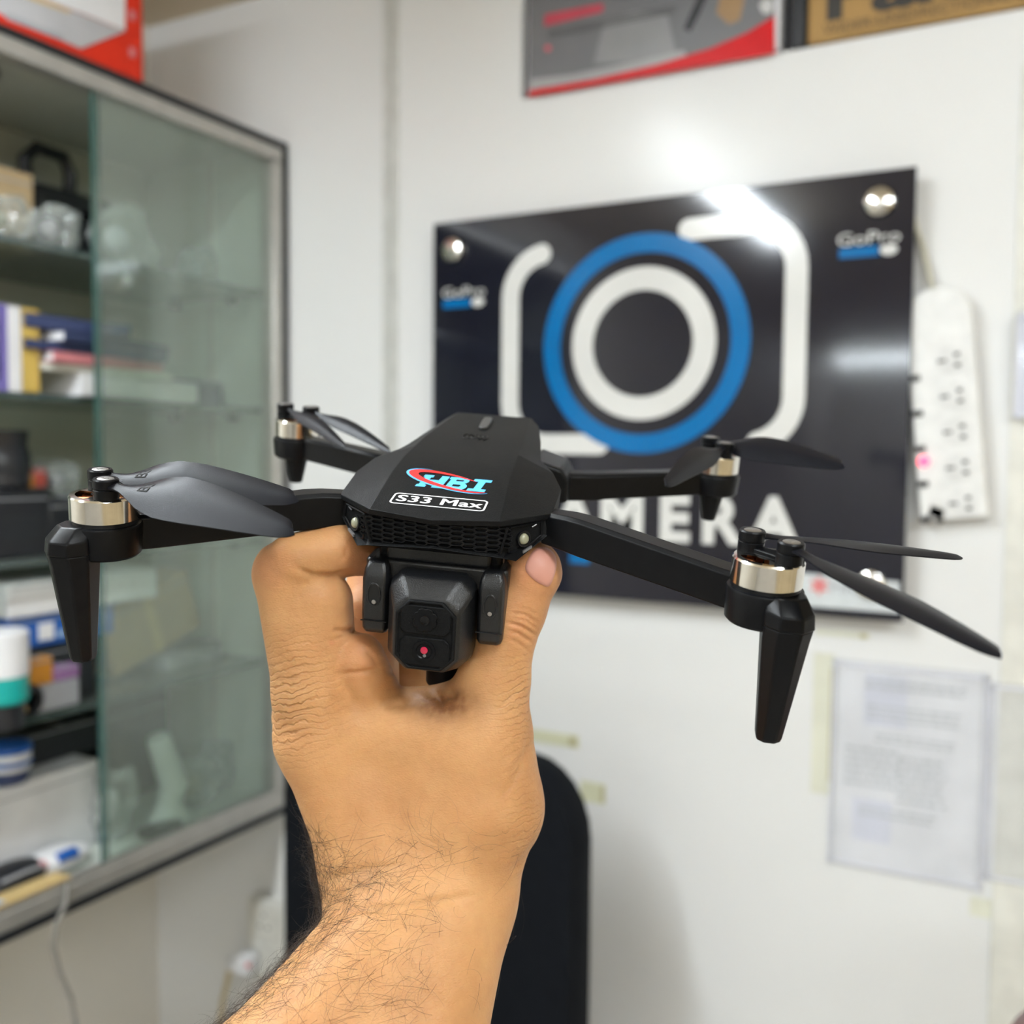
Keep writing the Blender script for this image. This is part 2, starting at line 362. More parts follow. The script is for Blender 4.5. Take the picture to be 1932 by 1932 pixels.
for mb, off in ((lt, 0.0),):
    letter_mesh(mb, Hs, -11.6, 9.6); letter_mesh(mb, [Bo], -2.6, 7.6); letter_mesh(mb, Is, 5.6, 6.0)
lt.build('brand_lettering', M_['blue'], drone, smooth=0, M=MM)['label'] = 'bright blue HBI letters'
hl = MB()
for (a, b, c_, d_) in ((.34, .64, .68, .80), (.34, .64, .24, .40)):
    deck_shape(hl, [hbi([(a, c_), (b, c_), (b+.06, (c_+d_)/2), (b, d_), (a, d_)], -2.6, 7.6)], 0.17, 0.03)
hl.build('letter_counter', M_['black'], drone, smooth=0, M=MM)
def swoosh(mb, off, w0, w1, a0, a1, lift):
    cx, cy, rx, ry, th = -2.4, -29.6, 16.2, 6.2, math.radians(-26)
    o_, i_ = [], []
    for k in range(49):
        t = k/48; a = math.radians(a0+(a1-a0)*t); wd = w0 + (w1-w0)*max(0, math.sin(PI*t))**0.8
        for lst, g in ((o_, 0.0), (i_, wd)):
            X = (rx-g*1.15+off)*math.cos(a); Y = (ry-g*0.75+off)*math.sin(a)
            lst.append((cx + X*math.cos(th) - Y*math.sin(th), cy + X*math.sin(th) + Y*math.cos(th)))
    for k in range(48):
        deck_shape(mb, [[o_[k], o_[k+1], i_[k+1], i_[k]]], lift, 0.03)
s1 = MB(); swoosh(s1, 0.0, 0.25, 3.3, 62, 352, 0.22); s1.build('brand_swoosh', M_['red'], drone, smooth=0, M=MM)['label'] = 'red orbit swoosh through the letters'
s2 = MB(); swoosh(s2, 0.9, 0.1, 1.0, 130, 352, 0.20); s2.build('brand_swoosh', M_['blue'], drone, smooth=0, M=MM)['label'] = 'thin blue edge of the swoosh'
fr = MB()
def rrect(x0, x1, y0, y1, r, n=5):
    P = []
    for (cx, cy, a) in ((x1-r, y1-r, 0), (x0+r, y1-r, 90), (x0+r, y0+r, 180), (x1-r, y0+r, 270)):
        P += [(cx+r*math.cos(math.radians(a+90*k/n)), cy+r*math.sin(math.radians(a+90*k/n))) for k in range(n+1)]
    return P
O, I = rrect(-16.6, 14.0, -53.6, -44.2, 1.7), rrect(-16.0, 13.4, -53.0, -44.8, 1.2)
for k in range(len(O)): deck_shape(fr, [[O[k], O[(k+1) % len(O)], I[(k+1) % len(O)], I[k]]], 0.12, 0.03)
fr.build('model_frame', M_['white'], drone, smooth=0, M=MM)['label'] = 'white rounded outline'
ml = text_obj('model_lettering', 'S33 Max', 7.6, M_['white'], drone, DKM(-1.3, -48.9, 0.15), bold=0.0, ext=0.02, sx=1.02, space=1.04, thick=0.2)
for v in ml.data.vertices: v.co = onto(v.co.x, v.co.y, v.co.z - dz(v.co.y))*0.001
# lower hull
hu = MB()
hu.box((0, 0.5, -17), (40, 103, 29))
for s in (-1, 1):
    hu.prism([(s*20, 27, 4.5), (s*31.5, 30, 0.8), (s*34, 30, -4), (s*34, 30, -12.5), (s*20, 27, -14)], (0, 27, 0))
hull = hu.build('lower_hull', M_['black2'], drone, bevel=0.0014, seg=3, M=MM)
MB().box((20.3, -4, -19), (0.5, 88, 15)).build('battery_label', M_['pinkgrey'], drone, bevel=0.0002, M=MM)['label'] = 'brownish strip along the hull side'
# gimbal camera
gb = MB().box((0, -49, -19), (46, 12, 8)).box((0, -46, -14), (34, 14, 10))
gim = gb.build('gimbal_camera', M_['gloss'], drone, bevel=0.0012, M=MM)
for s in (-1, 1):
    prof = []
    cx = s*18.6
    P = [(cx-4.3, -56), (cx+4.3, -56), (cx+4.3, -44), (cx-4.3, -44)]
    y = MB()
    ring = []
    for z, g in ((-14.8, .50), (-15.6, .72), (-17.6, .90), (-21, 1), (-33, 1), (-37.4, .97), (-38.8, .86), (-39.4, .66)):
        ring.append([(cx + a*4.3*g, -52 + b*8.0*g, z) for a, b in ((-1, -.8), (-.75, -1), (.75, -1), (1, -.8), (1, .9), (-1, .9))])
    yk = y.loft(ring).build('gimbal_arm', M_['gloss'], gim, bevel=0.0009, M=MM)
    ov = [(cx + 2.0*math.cos(t), 3.7*math.sin(t)) for t in [2*PI*k/20 for k in range(20)]]
    MB().loft([[(x, -60.25, -25.6+z) for x, z in ov], [(x*0.97+cx*0.03, -59.6, -25.6+z*0.95) for x, z in ov]]).build('screw_hole', M_['void'], gim, M=MM)
    MB().tube([(x, -60.2, -25.6+z) for x, z in ov + ov[:1]], 0.28, 6).build('hole_rim', M_['gloss'], gim, M=MM)
    MB().lathe([(0.7, 0), (0.7, 0.35), (0.2, 0.45)], (cx, -60.1, -28.0), 10, Matrix.Rotation(PI/2, 3, 'X')).build('screw', M_['screw'], gim, M=MM)
    MB().tube([(cx-4.2, -60.15, -34.5), (cx+4.2, -60.15, -34.5)], 0.22, 5).build('mould_seam', M_['black2'], gim, M=MM)
hd = MB()
def octo(hx, zt, zb, c1, y, x0=0): return [(x0-hx+c1, y, zt), (x0+hx-c1, y, zt), (x0+hx, y, zt-c1), (x0+hx, y, zb+c1), (x0+hx-c1, y, zb), (x0-hx+c1, y, zb), (x0-hx, y, zb+c1), (x0-hx, y, zt-c1)]
hd.loft([octo(13.0, -17.5, -46, 3.5, -44), octo(13.6, -16.8, -47, 3.5, -58), octo(13.2, -17.6, -47, 4, -62), octo(10.2, -22.6, -46.4, 4.2, -67.6)])
MB().lathe([(5.6, -63.2), (6.2, -62.3), (6.2, -42), (5.2, -40)], (0.9, -38, 0), 24).build('gimbal_motor', M_['black2'], gim, bevel=.0005, M=MM)
cb = hd.build('camera_body', M_['gloss'], gim, bevel=0.0010, seg=3, M=MM)
MB().loft([octo(9.6, -23.0, -45.8, 4.2, -67.5), octo(9.4, -23.2, -45.6, 4.2, -68.5), octo(8.5, -24.0, -44.8, 3.8, -68.5), octo(8.5, -24.0, -44.8, 3.8, -67.9)]).build('face_plate', M_['black'], gim, bevel=0.0003, M=MM)
for (zt, zb) in ((-24.6, -34.0), (-34.9, -44.3)):
    pl = MB().loft([octo(7.9, zt, zb, 1.6, -67.9), octo(7.8, zt-0.1, zb+0.1, 1.6, -68.5)]).build('lens_panel', M_['black'], gim, bevel=0.0004, M=MM)
MX = Matrix.Rotation(PI/2, 3, 'X')
def gear(r, n, dpt):
    return [(( r*(1 - dpt*(1 if (k % 4) in (0,) else 0)))*math.cos(2*PI*k/(4*n)), (r*(1 - dpt*(1 if (k % 4) in (0,) else 0)))*math.sin(2*PI*k/(4*n))) for k in range(4*n)]
G = gear(3.9, 8, 0.12)
MB().loft([[(x, -68.4, -29.0+z) for x, z in G], [(x, -69.1, -29.0+z) for x, z in G]]).build('lens_ring', M_['black2'], gim, bevel=0.0002, M=MM)
MB().lathe([(1.6, 0.5), (1.5, 0.9), (0.9, 0.7), (0.1, 0.8)], (0, -68.4, -29.0), 20, MX).build('camera_lens', M_['lens'], gim, M=MM)
MB().lathe([(3.6, 0), (3.5, 0.5), (2.6, 0.45), (2.2, 0.05)], (0, -68.4, -39.3), 24, MX).build('lens_ring', M_['black2'], gim, M=MM)
MB().lathe([(1.2, 0.2), (1.1, 0.5), (0.6, 0.65), (0.05, 0.7)], (0, -68.4, -39.0), 16, MX).build('camera_lens', M_['redlens'], gim, M=MM)['label'] = 'dark red lower lens'
MB().lathe([(0.55, 0.1), (0.5, 0.4), (0.1, 0.45)], (0.2, -68.5, -40.7), 10, MX).build('modelled_lens_glint', M_['chip'], gim, M=MM)  # small grey disc modelled as the glint on the lower lens
# arms
def blade_frame(root, tip, sg):
    root, tip = Vector(root), Vector(tip)
    s = (tip-root); L = s.length; s.normalize()
    up = Vector((0, 0, 1)); t = up.cross(s).normalized(); n = s.cross(t)
    return root, s, t, n, L
WT = [(0, 5.0), (.05, 4.8), (.10, 6.4), (.16, 10.0), (.24, 14.8), (.34, 17.4), (.46, 16.8), (.6, 14.6), (.75, 11.8), (.88, 9.0), (.95, 7.2), (.985, 5.2), (1.0, 2.6)]
PITCH = {'FL': [(0, 0), (.1, 8), (.16, 20), (.24, 30), (.34, 33), (.6, 31), (1, 29)], 'RR': [(0, 0), (.1, 8), (.24, 26), (.5, 28), (1, 26)],
         'RL': [(0, 0), (.1, 14), (.24, 24), (.5, 27), (1, 25)], 'FR': [(0, -6), (.1, -10), (.25, -12), (.4, -8), (.55, -4), (1, 1)], 'RR2': [(0, 0), (.1, 14), (.24, 34), (.5, 36), (1, 34)]}
CHORD = {'RL': .44, 'FR': .95, 'RR2': .62}
def blade_pt(root, s, t, n, L, f, c, sg, up=0.0, key='FL'):
    fs = [q[0] for q in WT]; wd = float(np.interp(f, fs, [q[1] for q in WT]))*CHORD.get(key, 1.0); pt = math.radians(float(np.interp(f, [q[0] for q in PITCH[key]], [q[1] for q in PITCH[key]])))
    sh_ = 1.2*math.sin(PI*min(1, f*1.1))*sg
    d = t*math.cos(pt) + n*math.sin(pt)*sg; nn = n*math.cos(pt) - t*math.sin(pt)*sg
    camb = (0.25 - c*c)*wd*0.22
    tipcut = 0 if f < 0.9 else (f-0.9)*10*c*2.5*sg
    return root + s*(f*L - tipcut) + d*(c*wd + sh_) + nn*(camb + up)
def make_blade(root, tip, sg, parent, key):
    a = blade_frame(root, tip, sg); rings = []
    for f in [0, .03, .06, .09, .12, .15, .18, .22, .27, .33, .4, .48, .56, .65, .74, .82, .88, .92, .95, .975, .99, 1.0]:
        cs_ = [-.5, -.35, -.18, 0, .18, .35, .5]
        th = 1.0 if f > .1 else 1.0 + (.1-f)*10*1.6
        top = [blade_pt(*a, f, c, sg, up=0.5*th*(1-abs(c)*1.5), key=key) for c in cs_]
        bo_ = [blade_pt(*a, f, c, sg, up=-0.5*th*(1-abs(c)*1.5)-0.08, key=key) for c in cs_[::-1]]
        rings.append(top + bo_)
    return MB().loft(rings).build('propeller_blade', M_['blade'], parent, smooth=50, M=MM), a
ARM = {  # sx, sy, front?, motor centre, blade tips (x, y, z), hub angle, blade sign, blade roots order
    'FL': dict(c=(-98.4, -77.4), hub=-54, tips=[(-37.9, -77.7, 8), (-30.5, -100.7, 5)], sg=1),
    'FR': dict(c=(98.4, -77.4), hub=-44, tips=[(153.6, -58.7, 4), (140.4, -138.4, 4)], sg=1),
    'RR': dict(c=(93.0, 77.8), hub=-66, tips=[(139.5, 46, 9), (70.5, 6, 4)], sg=1),
    'RL': dict(c=(-93.0, 77.8), hub=-12, tips=[(-57.8, 34, 2), (-39.5, 36.5, 1.2)], sg=1),
}
for key, A in ARM.items():
    sx = -1 if key[1] == 'L' else 1; front = key[0] == 'F'
    cx, cy = A['c']
    am = MB()
    if front:
        sec = [((sx*33.5, -42), 4.4, 2.4, -7.8), ((sx*41, -45.5), 4.8, 2.8, -8.6), ((sx*46, -48), 5.0, 2.6, -9.2), ((sx*88, -65), 5.0, -3.4, -14.6), ((sx*94, -69), 5.0, -3.6, -14.8)]
    else:
        sec = [((sx*28, 42), 5.0, -2.5, -13.5), ((sx*42, 49.5), 5.2, -3.0, -14.0), ((sx*46, 51.5), 4.8, -3.0, -13.6), ((sx*82, 71), 4.6, -3.0, -13.0), ((sx*88, 75), 4.6, -3.4, -13.0)]
    d = Vector((sec[-1][0][0]-sec[0][0][0], sec[-1][0][1]-sec[0][0][1], 0)).normalized(); nrm = Vector((-d.y, d.x, 0))
    rings = []
    for (q, hw, zt, zb) in sec:
        q = Vector((q[0], q[1], 0)); ch = 1.2
        rings.append([q+nrm*(hw-ch)+Vector((0, 0, zt)), q-nrm*(hw-ch)+Vector((0, 0, zt)), q-nrm*hw+Vector((0, 0, zt-ch)), q-nrm*hw+Vector((0, 0, zb+.4)), q-nrm*(hw-.4)+Vector((0, 0, zb)), q+nrm*(hw-.4)+Vector((0, 0, zb)), q+nrm*hw+Vector((0, 0, zb+.4)), q+nrm*hw+Vector((0, 0, zt-ch))])
    am.loft(rings)
    arm = am.build('front_arm' if front else 'rear_arm', M_['black2'], drone, bevel=0.0006, M=MM)
    arm['label'] = {'FL': 'front arm at the left of the photo, over the fist', 'FR': 'front arm at the right, long side face showing', 'RR': 'rear arm at the right, in front of the sign', 'RL': 'rear arm at the left, partly behind the body'}[key]
    zb = -15.0 if front else -13.4
    MB().lathe([(9.6, zb), (10.4, zb+.8), (10.9, -5.6), (10.6, -4.9), (9.8, -4.7), (9.4, -3.4)], (cx, cy, 0), 40).build('motor_mount', M_['black2'], arm, M=MM)
    # motor bell: wall, rim and a top with three kidney openings
    bl = MB(); c = Vector((cx, cy, 0)); N = 60
    rowr = [(9.75, -3.7), (10.0, -3.5), (10.0, 3.2), (9.6, 3.75), (8.0, 3.85)]
    bl.lathe(rowr, (cx, cy, 0), N, cap=False)
    a0 = math.radians(A['hub'])
    vo = [bl.bm.verts.new(c + Vector((8.0*math.cos(2*PI*k/N), 8.0*math.sin(2*PI*k/N), 3.85))) for k in range(N)]
    vm = [bl.bm.verts.new(c + Vector((3.6*math.cos(2*PI*k/N), 3.6*math.sin(2*PI*k/N), 3.85))) for k in range(N)]
    cc = bl.bm.verts.new(c + Vector((0, 0, 3.95)))
    for k in range(N):
        j = (k+1) % N
        ang = (k+0.5)/N*2*PI - a0
        if abs(math.sin(ang*1.5 + PI/4)) < 0.52: bl.bm.faces.new((vo[k], vo[j], vm[j], vm[k]))
        bl.bm.faces.new((vm[k], vm[j], cc))
    bl.build('motor_bell', M_['steel'], arm, smooth=30, M=MM, fix=False)
    cw = MB()
    for k in range(9):
        a = 2*PI*k/9
        cw.tube([c + Vector((4.2*math.cos(a), 4.2*math.sin(a), 1.2)), c + Vector((8.2*math.cos(a), 8.2*math.sin(a), 1.2))], 1.45, 8)
    cw.build('copper_winding', M_['copper'], arm, M=MM)['kind'] = 'stuff'
    MB().lathe([(9.3, -3.0), (9.3, -1.2)], (cx, cy, 0), 30).build('motor_core', M_['void'], arm, M=MM)
    hubdir = Vector((math.cos(a0), math.sin(a0), 0))
    bar = MB().box((cx, cy, 4.7), (17, 4.6, 1.7), Matrix.Rotation(a0, 3, 'Z'))
    bar.build('blade_bracket', M_['black2'], arm, bevel=0.0004, M=MM)
    for i, hs in enumerate((-1, 1)):
        hc = c + hubdir*6.6*hs
        MB().lathe([(3.7, 3.9), (3.7, 6.6), (3.45, 6.8), (3.45, 7.0), (3.75, 7.2), (3.75, 9.6), (3.4, 10.0), (2.7, 10.0), (2.7, 9.6)], hc, 28).build('blade_hub', M_['black2'], arm, M=MM)
        MB().lathe([(2.5, 9.4), (2.45, 9.95), (2.2, 10.05), (0.1, 10.08)], hc, 20).box(hc + Vector((0, 0, 10.1)), (2.4, 0.5, 0.14)).box(hc + Vector((0, 0, 10.1)), (0.5, 2.4, 0.14)).build('hub_screw', M_['screw'], arm, M=MM)
        tip = Vector(A['tips'][i]); d_ = (tip - hc); d_.z = 0; d_.normalize()
        root = hc + d_*1.5; root.z = 8.0
        b, fr_ = make_blade(root, tip, -1 if (key == 'RR' and i == 1) else A['sg'], arm, 'RR2' if (key == 'RR' and i == 1) else key)
        if key == 'FL':
            mk = text_obj('blade_marking', 'B3', 5.0, M_['void'], arm, Matrix.Identity(4), ext=0.03, thick=0.05)
            for v in mk.data.vertices:
                f_ = 0.20 - v.co.y/fr_[4]; wd_ = float(np.interp(f_, [q[0] for q in WT], [q[1] for q in WT]))
                c_ = 0.10 + v.co.x/wd_
                v.co = blade_pt(*fr_, f_, c_, 1, 0.5*(1-abs(c_)*1.5) + 0.06 + v.co.z, key)*0.001
    # landing leg
    lg = MB()
    if front:
        lx = cx + sx*6.0; ly = cy - 9.5
        def sec6(cx_, cy_, z, a, b): return [(cx_ + p*a, cy_ + q*b, z) for p, q in ((-.45, -1), (.45, -1), (1, -.35), (1, .8), (.6, 1), (-.6, 1), (-1, .8), (-1, -.35))]
        lg.loft([sec6(lx-sx*1.0, ly+2.5, -4.6, 5.4, 4.2), sec6(lx-sx*.2, ly, -8.2, 6.6, 6.2), sec6(lx, ly, -12.4, 6.9, 6.6)])
        lg.loft([sec6(lx, ly, -12.3, 6.6, 6.2), sec6(lx-sx*0.3, ly+.4, -16, 6.4, 6.0), sec6(lx-sx*0.9, ly+2.0, -46.0, 3.7, 3.3), sec6(lx-sx*0.9, ly+2.0, -47.6, 3.3, 2.6)])
    else:
        lg.lathe([(5.6, -8), (5.2, -13.5), (2.9, -24.2), (2.4, -24.6)], (cx-sx*0.5, cy-3.5, 0), 12)
    lg.build('landing_leg', M_['black2'], arm, bevel=0.0005, M=MM)

# ------------------------------------------------------------------ the person: left hand and forearm, one continuous skin
# joints are laid out in mm in camera-aligned axes at their real distance, then grown as a smooth field and meshed
def J(px, py, z): return np.array([(px-C_PX)/F_PX*z, (py-C_PX)/F_PX*z, z], dtype=np.float32)
PR = []   # (group, a, b, ra, rb, k)
def cone(g, a, b, ra, rb, k=4.0): PR.append((g, J(*a), J(*b), ra, rb, k))
# palm and arm
cone('arm', (455, 2120, 285), (230, 2560, 250), 22.5, 28, 9)
cone('arm', (735, 2160, 288), (420, 2640, 252), 22.5, 29, 12)
cone('arm', (600, 2140, 290), (320, 2600, 254), 24, 31, 12)
cone('arm', (766, 1730, 322), (455, 2120, 285), 18.5, 22.5, 9)
cone('arm', (857, 1709, 326), (735, 2160, 288), 18.5, 22.5, 12)
cone('arm', (815, 1700, 328), (600, 2140, 290), 19.5, 24, 12)
cone('arm', (800, 1690, 332), (712, 1650, 334), 18, 16, 10)      # wrist
cone('arm', (712, 1660, 334), (604, 1392, 334), 15.5, 14.2, 12)   # index metacarpal
cone('arm', (604, 1392, 334), (592, 1310, 332), 14.2, 13.2, 6)
cone('arm', (760, 1660, 343), (680, 1370, 350), 15, 13, 10)
cone('arm', (800, 1660, 352), (740, 1370, 364), 14, 12, 10)
cone('arm', (830, 1650, 358), (775, 1390, 378), 13, 11, 10)
cone('arm', (598, 1410, 350), (578, 1350, 352), 13, 12, 6)        # middle knuckle behind
cone('arm', (850, 1690, 334), (908, 1520, 330), 18, 18.6, 12)     # heel of the thumb
cone('arm', (908, 1520, 330), (903, 1400, 330), 18.6, 17, 10)
cone('arm', (900, 1400, 330), (930, 1290, 329), 16.5, 11.8, 8)
cone('arm', (780, 1560, 338), (790, 1420, 338), 17, 15, 14)       # back of the hand
cone('arm', (690, 1362, 338), (890, 1368, 334), 11.5, 12, 9)      # web
cone('fold', (700, 1310, 336), (676, 1243, 330), 10, 8.8, 4)      # fold at the root of the index
# thumb
cone('thumb', (930, 1290, 329), (958, 1180, 327), 11.6, 9.9, 5)
cone('thumb', (958, 1180, 327), (975, 1150, 326), 9.9, 9.2, 3)
cone('thumb', (975, 1150, 326), (1006, 1078, 325), 9.2, 8.9, 3)
cone('thumb', (1006, 1078, 325), (1008, 1068, 327), 8.9, 8.0, 3)
# index finger
cone('index', (592, 1310, 332), (545, 1086, 327), 13.0, 11.2, 5)
cone('index', (606, 1235, 332), (604, 1135, 329), 11.5, 10.8, 5)
cone('index', (545, 1080, 327), (560, 1064, 327), 11.2, 10.0, 3)
cone('index2', (556, 1060, 323), (638, 1037, 329), 9.4, 8.8, 2)
cone('index2', (638, 1037, 329), (703, 1046, 337), 8.8, 7.4, 2.5)
# middle, ring and little finger behind the camera gimbal
cone('middle', (694, 1350, 352), (697, 1150, 356), 11.5, 9.8, 5)
cone('middle', (697, 1150, 356), (704, 1098, 360), 9.8, 8.8, 3)
cone('middle', (704, 1098, 360), (735, 1060, 364), 8.8, 7.8, 3)
cone('ring', (775, 1360, 370), (752, 1180, 376), 11, 9.2, 5)
cone('ring', (752, 1180, 376), (757, 1080, 382), 9.2, 7.6, 3)
cone('little', (770, 1380, 384), (735, 1200, 392), 9.5, 8.0, 4)
cone('little', (735, 1200, 392), (750, 1090, 398), 8.0, 6.6, 3)
GK = {'arm': 0, 'thumb': 3.5, 'index': 3.5, 'fold': 1.6, 'index2': 0.9, 'middle': 2.2, 'ring': 2.2, 'little': 2.2}
VOX = 0.66
lo = np.min([np.minimum(a-ra, b-rb) for _, a, b, ra, rb, _ in PR], axis=0) - 4
hi = np.max([np.maximum(a+ra, b+rb) for _, a, b, ra, rb, _ in PR], axis=0) + 4
nx, ny, nz = [int(math.ceil(v)) for v in (hi-lo)/VOX]
ax = [np.arange(n, dtype=np.float32)*VOX + lo[i] for i, n in enumerate((nx, ny, nz))]
def smin(a, b, k):
    if k <= 0: return np.minimum(a, b)
    h = np.maximum(k - np.abs(a-b), 0)/k
    return np.minimum(a, b) - h*h*k*0.25
FLD = np.full((nx, ny, nz), 60.0, dtype=np.float32)
groups = {}
for g in GK:
    for (gg, a, b, ra, rb, k) in PR:
        if gg != g: continue
        pad = max(ra, rb) + 14
        sl_ = []
        for i in range(3):
            i0 = max(0, int((min(a[i], b[i]) - pad - lo[i])/VOX)); i1 = min((nx, ny, nz)[i], int((max(a[i], b[i]) + pad - lo[i])/VOX)+1)
            sl_.append(slice(i0, i1))
        X = ax[0][sl_[0]][:, None, None]; Y = ax[1][sl_[1]][None, :, None]; Z = ax[2][sl_[2]][None, None, :]
        d = b-a; L2 = float(d @ d)
        t = np.clip(((X-a[0])*d[0] + (Y-a[1])*d[1] + (Z-a[2])*d[2])/L2, 0, 1)
        dist = np.sqrt((X-a[0]-t*d[0])**2 + (Y-a[1]-t*d[1])**2 + (Z-a[2]-t*d[2])**2) - (ra + (rb-ra)*t)
        if g not in groups: groups[g] = np.full((nx, ny, nz), 60.0, dtype=np.float32)
        groups[g][tuple(sl_)] = smin(groups[g][tuple(sl_)], dist, k)
    FLD = smin(FLD, groups[g], GK[g])
del groups
def surface_nets(S, lo, h):
    inside = S < 0
    n = S.shape
    c = np.zeros((n[0]-1, n[1]-1, n[2]-1), dtype=np.int8)
    off = [(i, j, k) for i in (0, 1) for j in (0, 1) for k in (0, 1)]
    def cor(A, o): return A[o[0]:n[0]-1+o[0], o[1]:n[1]-1+o[1], o[2]:n[2]-1+o[2]]
    for o in off: c += cor(inside, o)
    act = (c > 0) & (c < 8)
    idx = -np.ones(act.shape, dtype=np.int32); cells = np.argwhere(act); idx[act] = np.arange(len(cells))
    acc = np.zeros((len(cells), 3), dtype=np.float64); cnt = np.zeros(len(cells))
    vals = {o: S[cells[:, 0]+o[0], cells[:, 1]+o[1], cells[:, 2]+o[2]].astype(np.float64) for o in off}
    for a in off:
        for d in range(3):
            if a[d] == 0:
                b = list(a); b[d] = 1; b = tuple(b)
                va, vb = vals[a], vals[b]; m = (va < 0) != (vb < 0)
                t = np.where(m, va/(va-vb+1e-12*(~m)), 0)
                p = np.array(a, dtype=np.float64)[None, :].repeat(len(cells), 0); p[:, d] = t
                acc[m] += p[m]; cnt[m] += 1
    V = (cells + acc/cnt[:, None])*h + lo
    quads = []
    for d in range(3):
        e = [(1, 0, 0), (0, 1, 0), (0, 0, 1)][d]
        A = inside[:n[0]-e[0], :n[1]-e[1], :n[2]-e[2]]; B = inside[e[0]:, e[1]:, e[2]:]
        ch = np.argwhere(A != B)
        o1, o2 = [q for q in range(3) if q != d]
        ok = (ch[:, o1] > 0) & (ch[:, o2] > 0) & (ch[:, o1] < n[o1]-1) & (ch[:, o2] < n[o2]-1)
        ch = ch[ok]; flip = A[tuple(ch.T)]
        def cell(s1, s2):
            q = ch.copy(); q[:, o1] -= s1; q[:, o2] -= s2; return idx[tuple(q.T)]
        Q = np.stack([cell(0, 0), cell(1, 0), cell(1, 1), cell(0, 1)], 1)
        if d == 1: flip = ~flip
        Q[flip] = Q[flip][:, ::-1]
        quads.append(Q)
    return V, np.concatenate(quads)
VX, QD = surface_nets(FLD, lo, VOX)
# relax, then take normals from the field gradient
ed = np.concatenate([QD[:, [0, 1]], QD[:, [1, 2]], QD[:, [2, 3]], QD[:, [3, 0]]])
for it in range(3):
    s_ = np.zeros_like(VX); c_ = np.zeros(len(VX))
    np.add.at(s_, ed[:, 0], VX[ed[:, 1]]); np.add.at(c_, ed[:, 0], 1); np.add.at(s_, ed[:, 1], VX[ed[:, 0]]); np.add.at(c_, ed[:, 1], 1)
    VX = VX*0.4 + 0.6*s_/np.maximum(c_, 1)[:, None]
gr = np.stack(np.gradient(FLD, VOX), -1)
ii = np.clip(((VX-lo)/VOX).round().astype(int), 0, np.array(FLD.shape)-1)
NR = gr[ii[:, 0], ii[:, 1], ii[:, 2]]; NR = NR/(np.linalg.norm(NR, axis=1)[:, None]+1e-9)
del gr
# skin folds: shallow grooves pressed into the surface along lines on the hand
PX = VX[:, 0]/VX[:, 2]*F_PX + C_PX; PY = VX[:, 1]/VX[:, 2]*F_PX + C_PX
front = NR[:, 2] < 0.25
def groove(pts, wpx, depth, zmax=345):
    pts = np.array(pts, float); best = np.full(len(VX), 1e9); tt = np.zeros(len(VX))
    n = len(pts)-1
    for i in range(n):
        a, b = pts[i], pts[i+1]; d = b-a; t = np.clip(((PX-a[0])*d[0]+(PY-a[1])*d[1])/(d@d), 0, 1)
        q = np.hypot(PX-a[0]-t*d[0], PY-a[1]-t*d[1]); m = q < best; best[m] = q[m]; tt[m] = (i+t[m])/n
    g = np.exp(-(best/wpx)**2)*depth*np.minimum(1, 4*np.minimum(tt, 1-tt)+0.15)*front*(VX[:, 2] < zmax)
    return g
dsp = np.zeros(len(VX))
for pts, wp, dp in [
    ([(615, 1738), (670, 1715), (740, 1712), (830, 1700), (900, 1690)], 9, 0.9), ([(618, 1662), (680, 1640), (760, 1632)], 9, 0.6),
    ([(1016, 1176), (990, 1160), (960, 1156)], 3.6, 0.9), ([(1012, 1200), (984, 1182), (955, 1174)], 3.8, 1.1), ([(1014, 1188), (992, 1171), (958, 1165)], 3, 0.7), ([(1006, 1214), (980, 1196), (960, 1190)], 3.2, 0.9), ([(1000, 1232), (976, 1212), (960, 1206)], 3, 0.6), ([(1018, 1164), (996, 1150), (966, 1146)], 3, 0.4),
    ([(628, 1190), (650, 1191), (690, 1188)], 4.5, 1.3), ([(612, 1212), (640, 1205), (660, 1193)], 4, 0.5), ([(640, 1272), (690, 1268), (724, 1262)], 5, 0.9), ([(688, 1225), (704, 1240), (716, 1262)], 3.5, 0.5), ([(722, 1262), (770, 1276), (822, 1284)], 5, 0.7),
    ([(556, 1070), (590, 1086), (630, 1088), (662, 1078)], 6, 1.5), ([(640, 1060), (652, 1048), (655, 1030)], 4, 0.4),
    ([(800, 1300), (830, 1318), (868, 1300)], 10, 1.0), ([(820, 1296), (834, 1340)], 6, 0.6), ([(846, 1292), (858, 1330)], 6, 0.5), ([(790, 1310), (760, 1330), (720, 1330)], 7, 0.4),
    ([(1006, 1398), (985, 1450), (965, 1480)], 6, 0.8), ([(1000, 1380), (990, 1420), (972, 1452)], 5, 0.4), ([(1014, 1590), (985, 1625), (960, 1650)], 7, 0.5)]:
    dsp -= groove(pts, wp, dp)
rr = np.random.default_rng(3)
for k in range(40):                       # knuckle wrinkles over the index joint
    y0 = 1235 + k*4.6; x0 = 512 + (4 if k > 12 else 0) + rr.uniform(-4, 4); ln = rr.uniform(30, 90)
    sl2 = 0.05 + 0.014*k
    pts = [(x0 + ln*t, y0 - 12*sl2*t*3 + rr.normal(0, 2.4)) for t in np.linspace(0, 1, 5)]
    dsp -= groove(pts, 2.6, rr.uniform(0.08, 0.28))
for k in range(16):                       # folds at the thumb side
    y0 = 1260 + k*14; x0 = 992 - rr.uniform(0, 20)
    pts = [(x0, y0), (x0-18, y0+22+rr.normal(0, 3)), (x0-40, y0+38+rr.normal(0, 3))]
    dsp -= groove(pts, 2.6, rr.uniform(0.12, 0.34))
VX = VX + NR*dsp[:, None]
pw_ = (CR @ VX.T).T/1000.0 + np.array([0, 0, EYE])
ORG = camv(J(790, 1690, 332)/1000.0)
me = bpy.data.meshes.new('person')
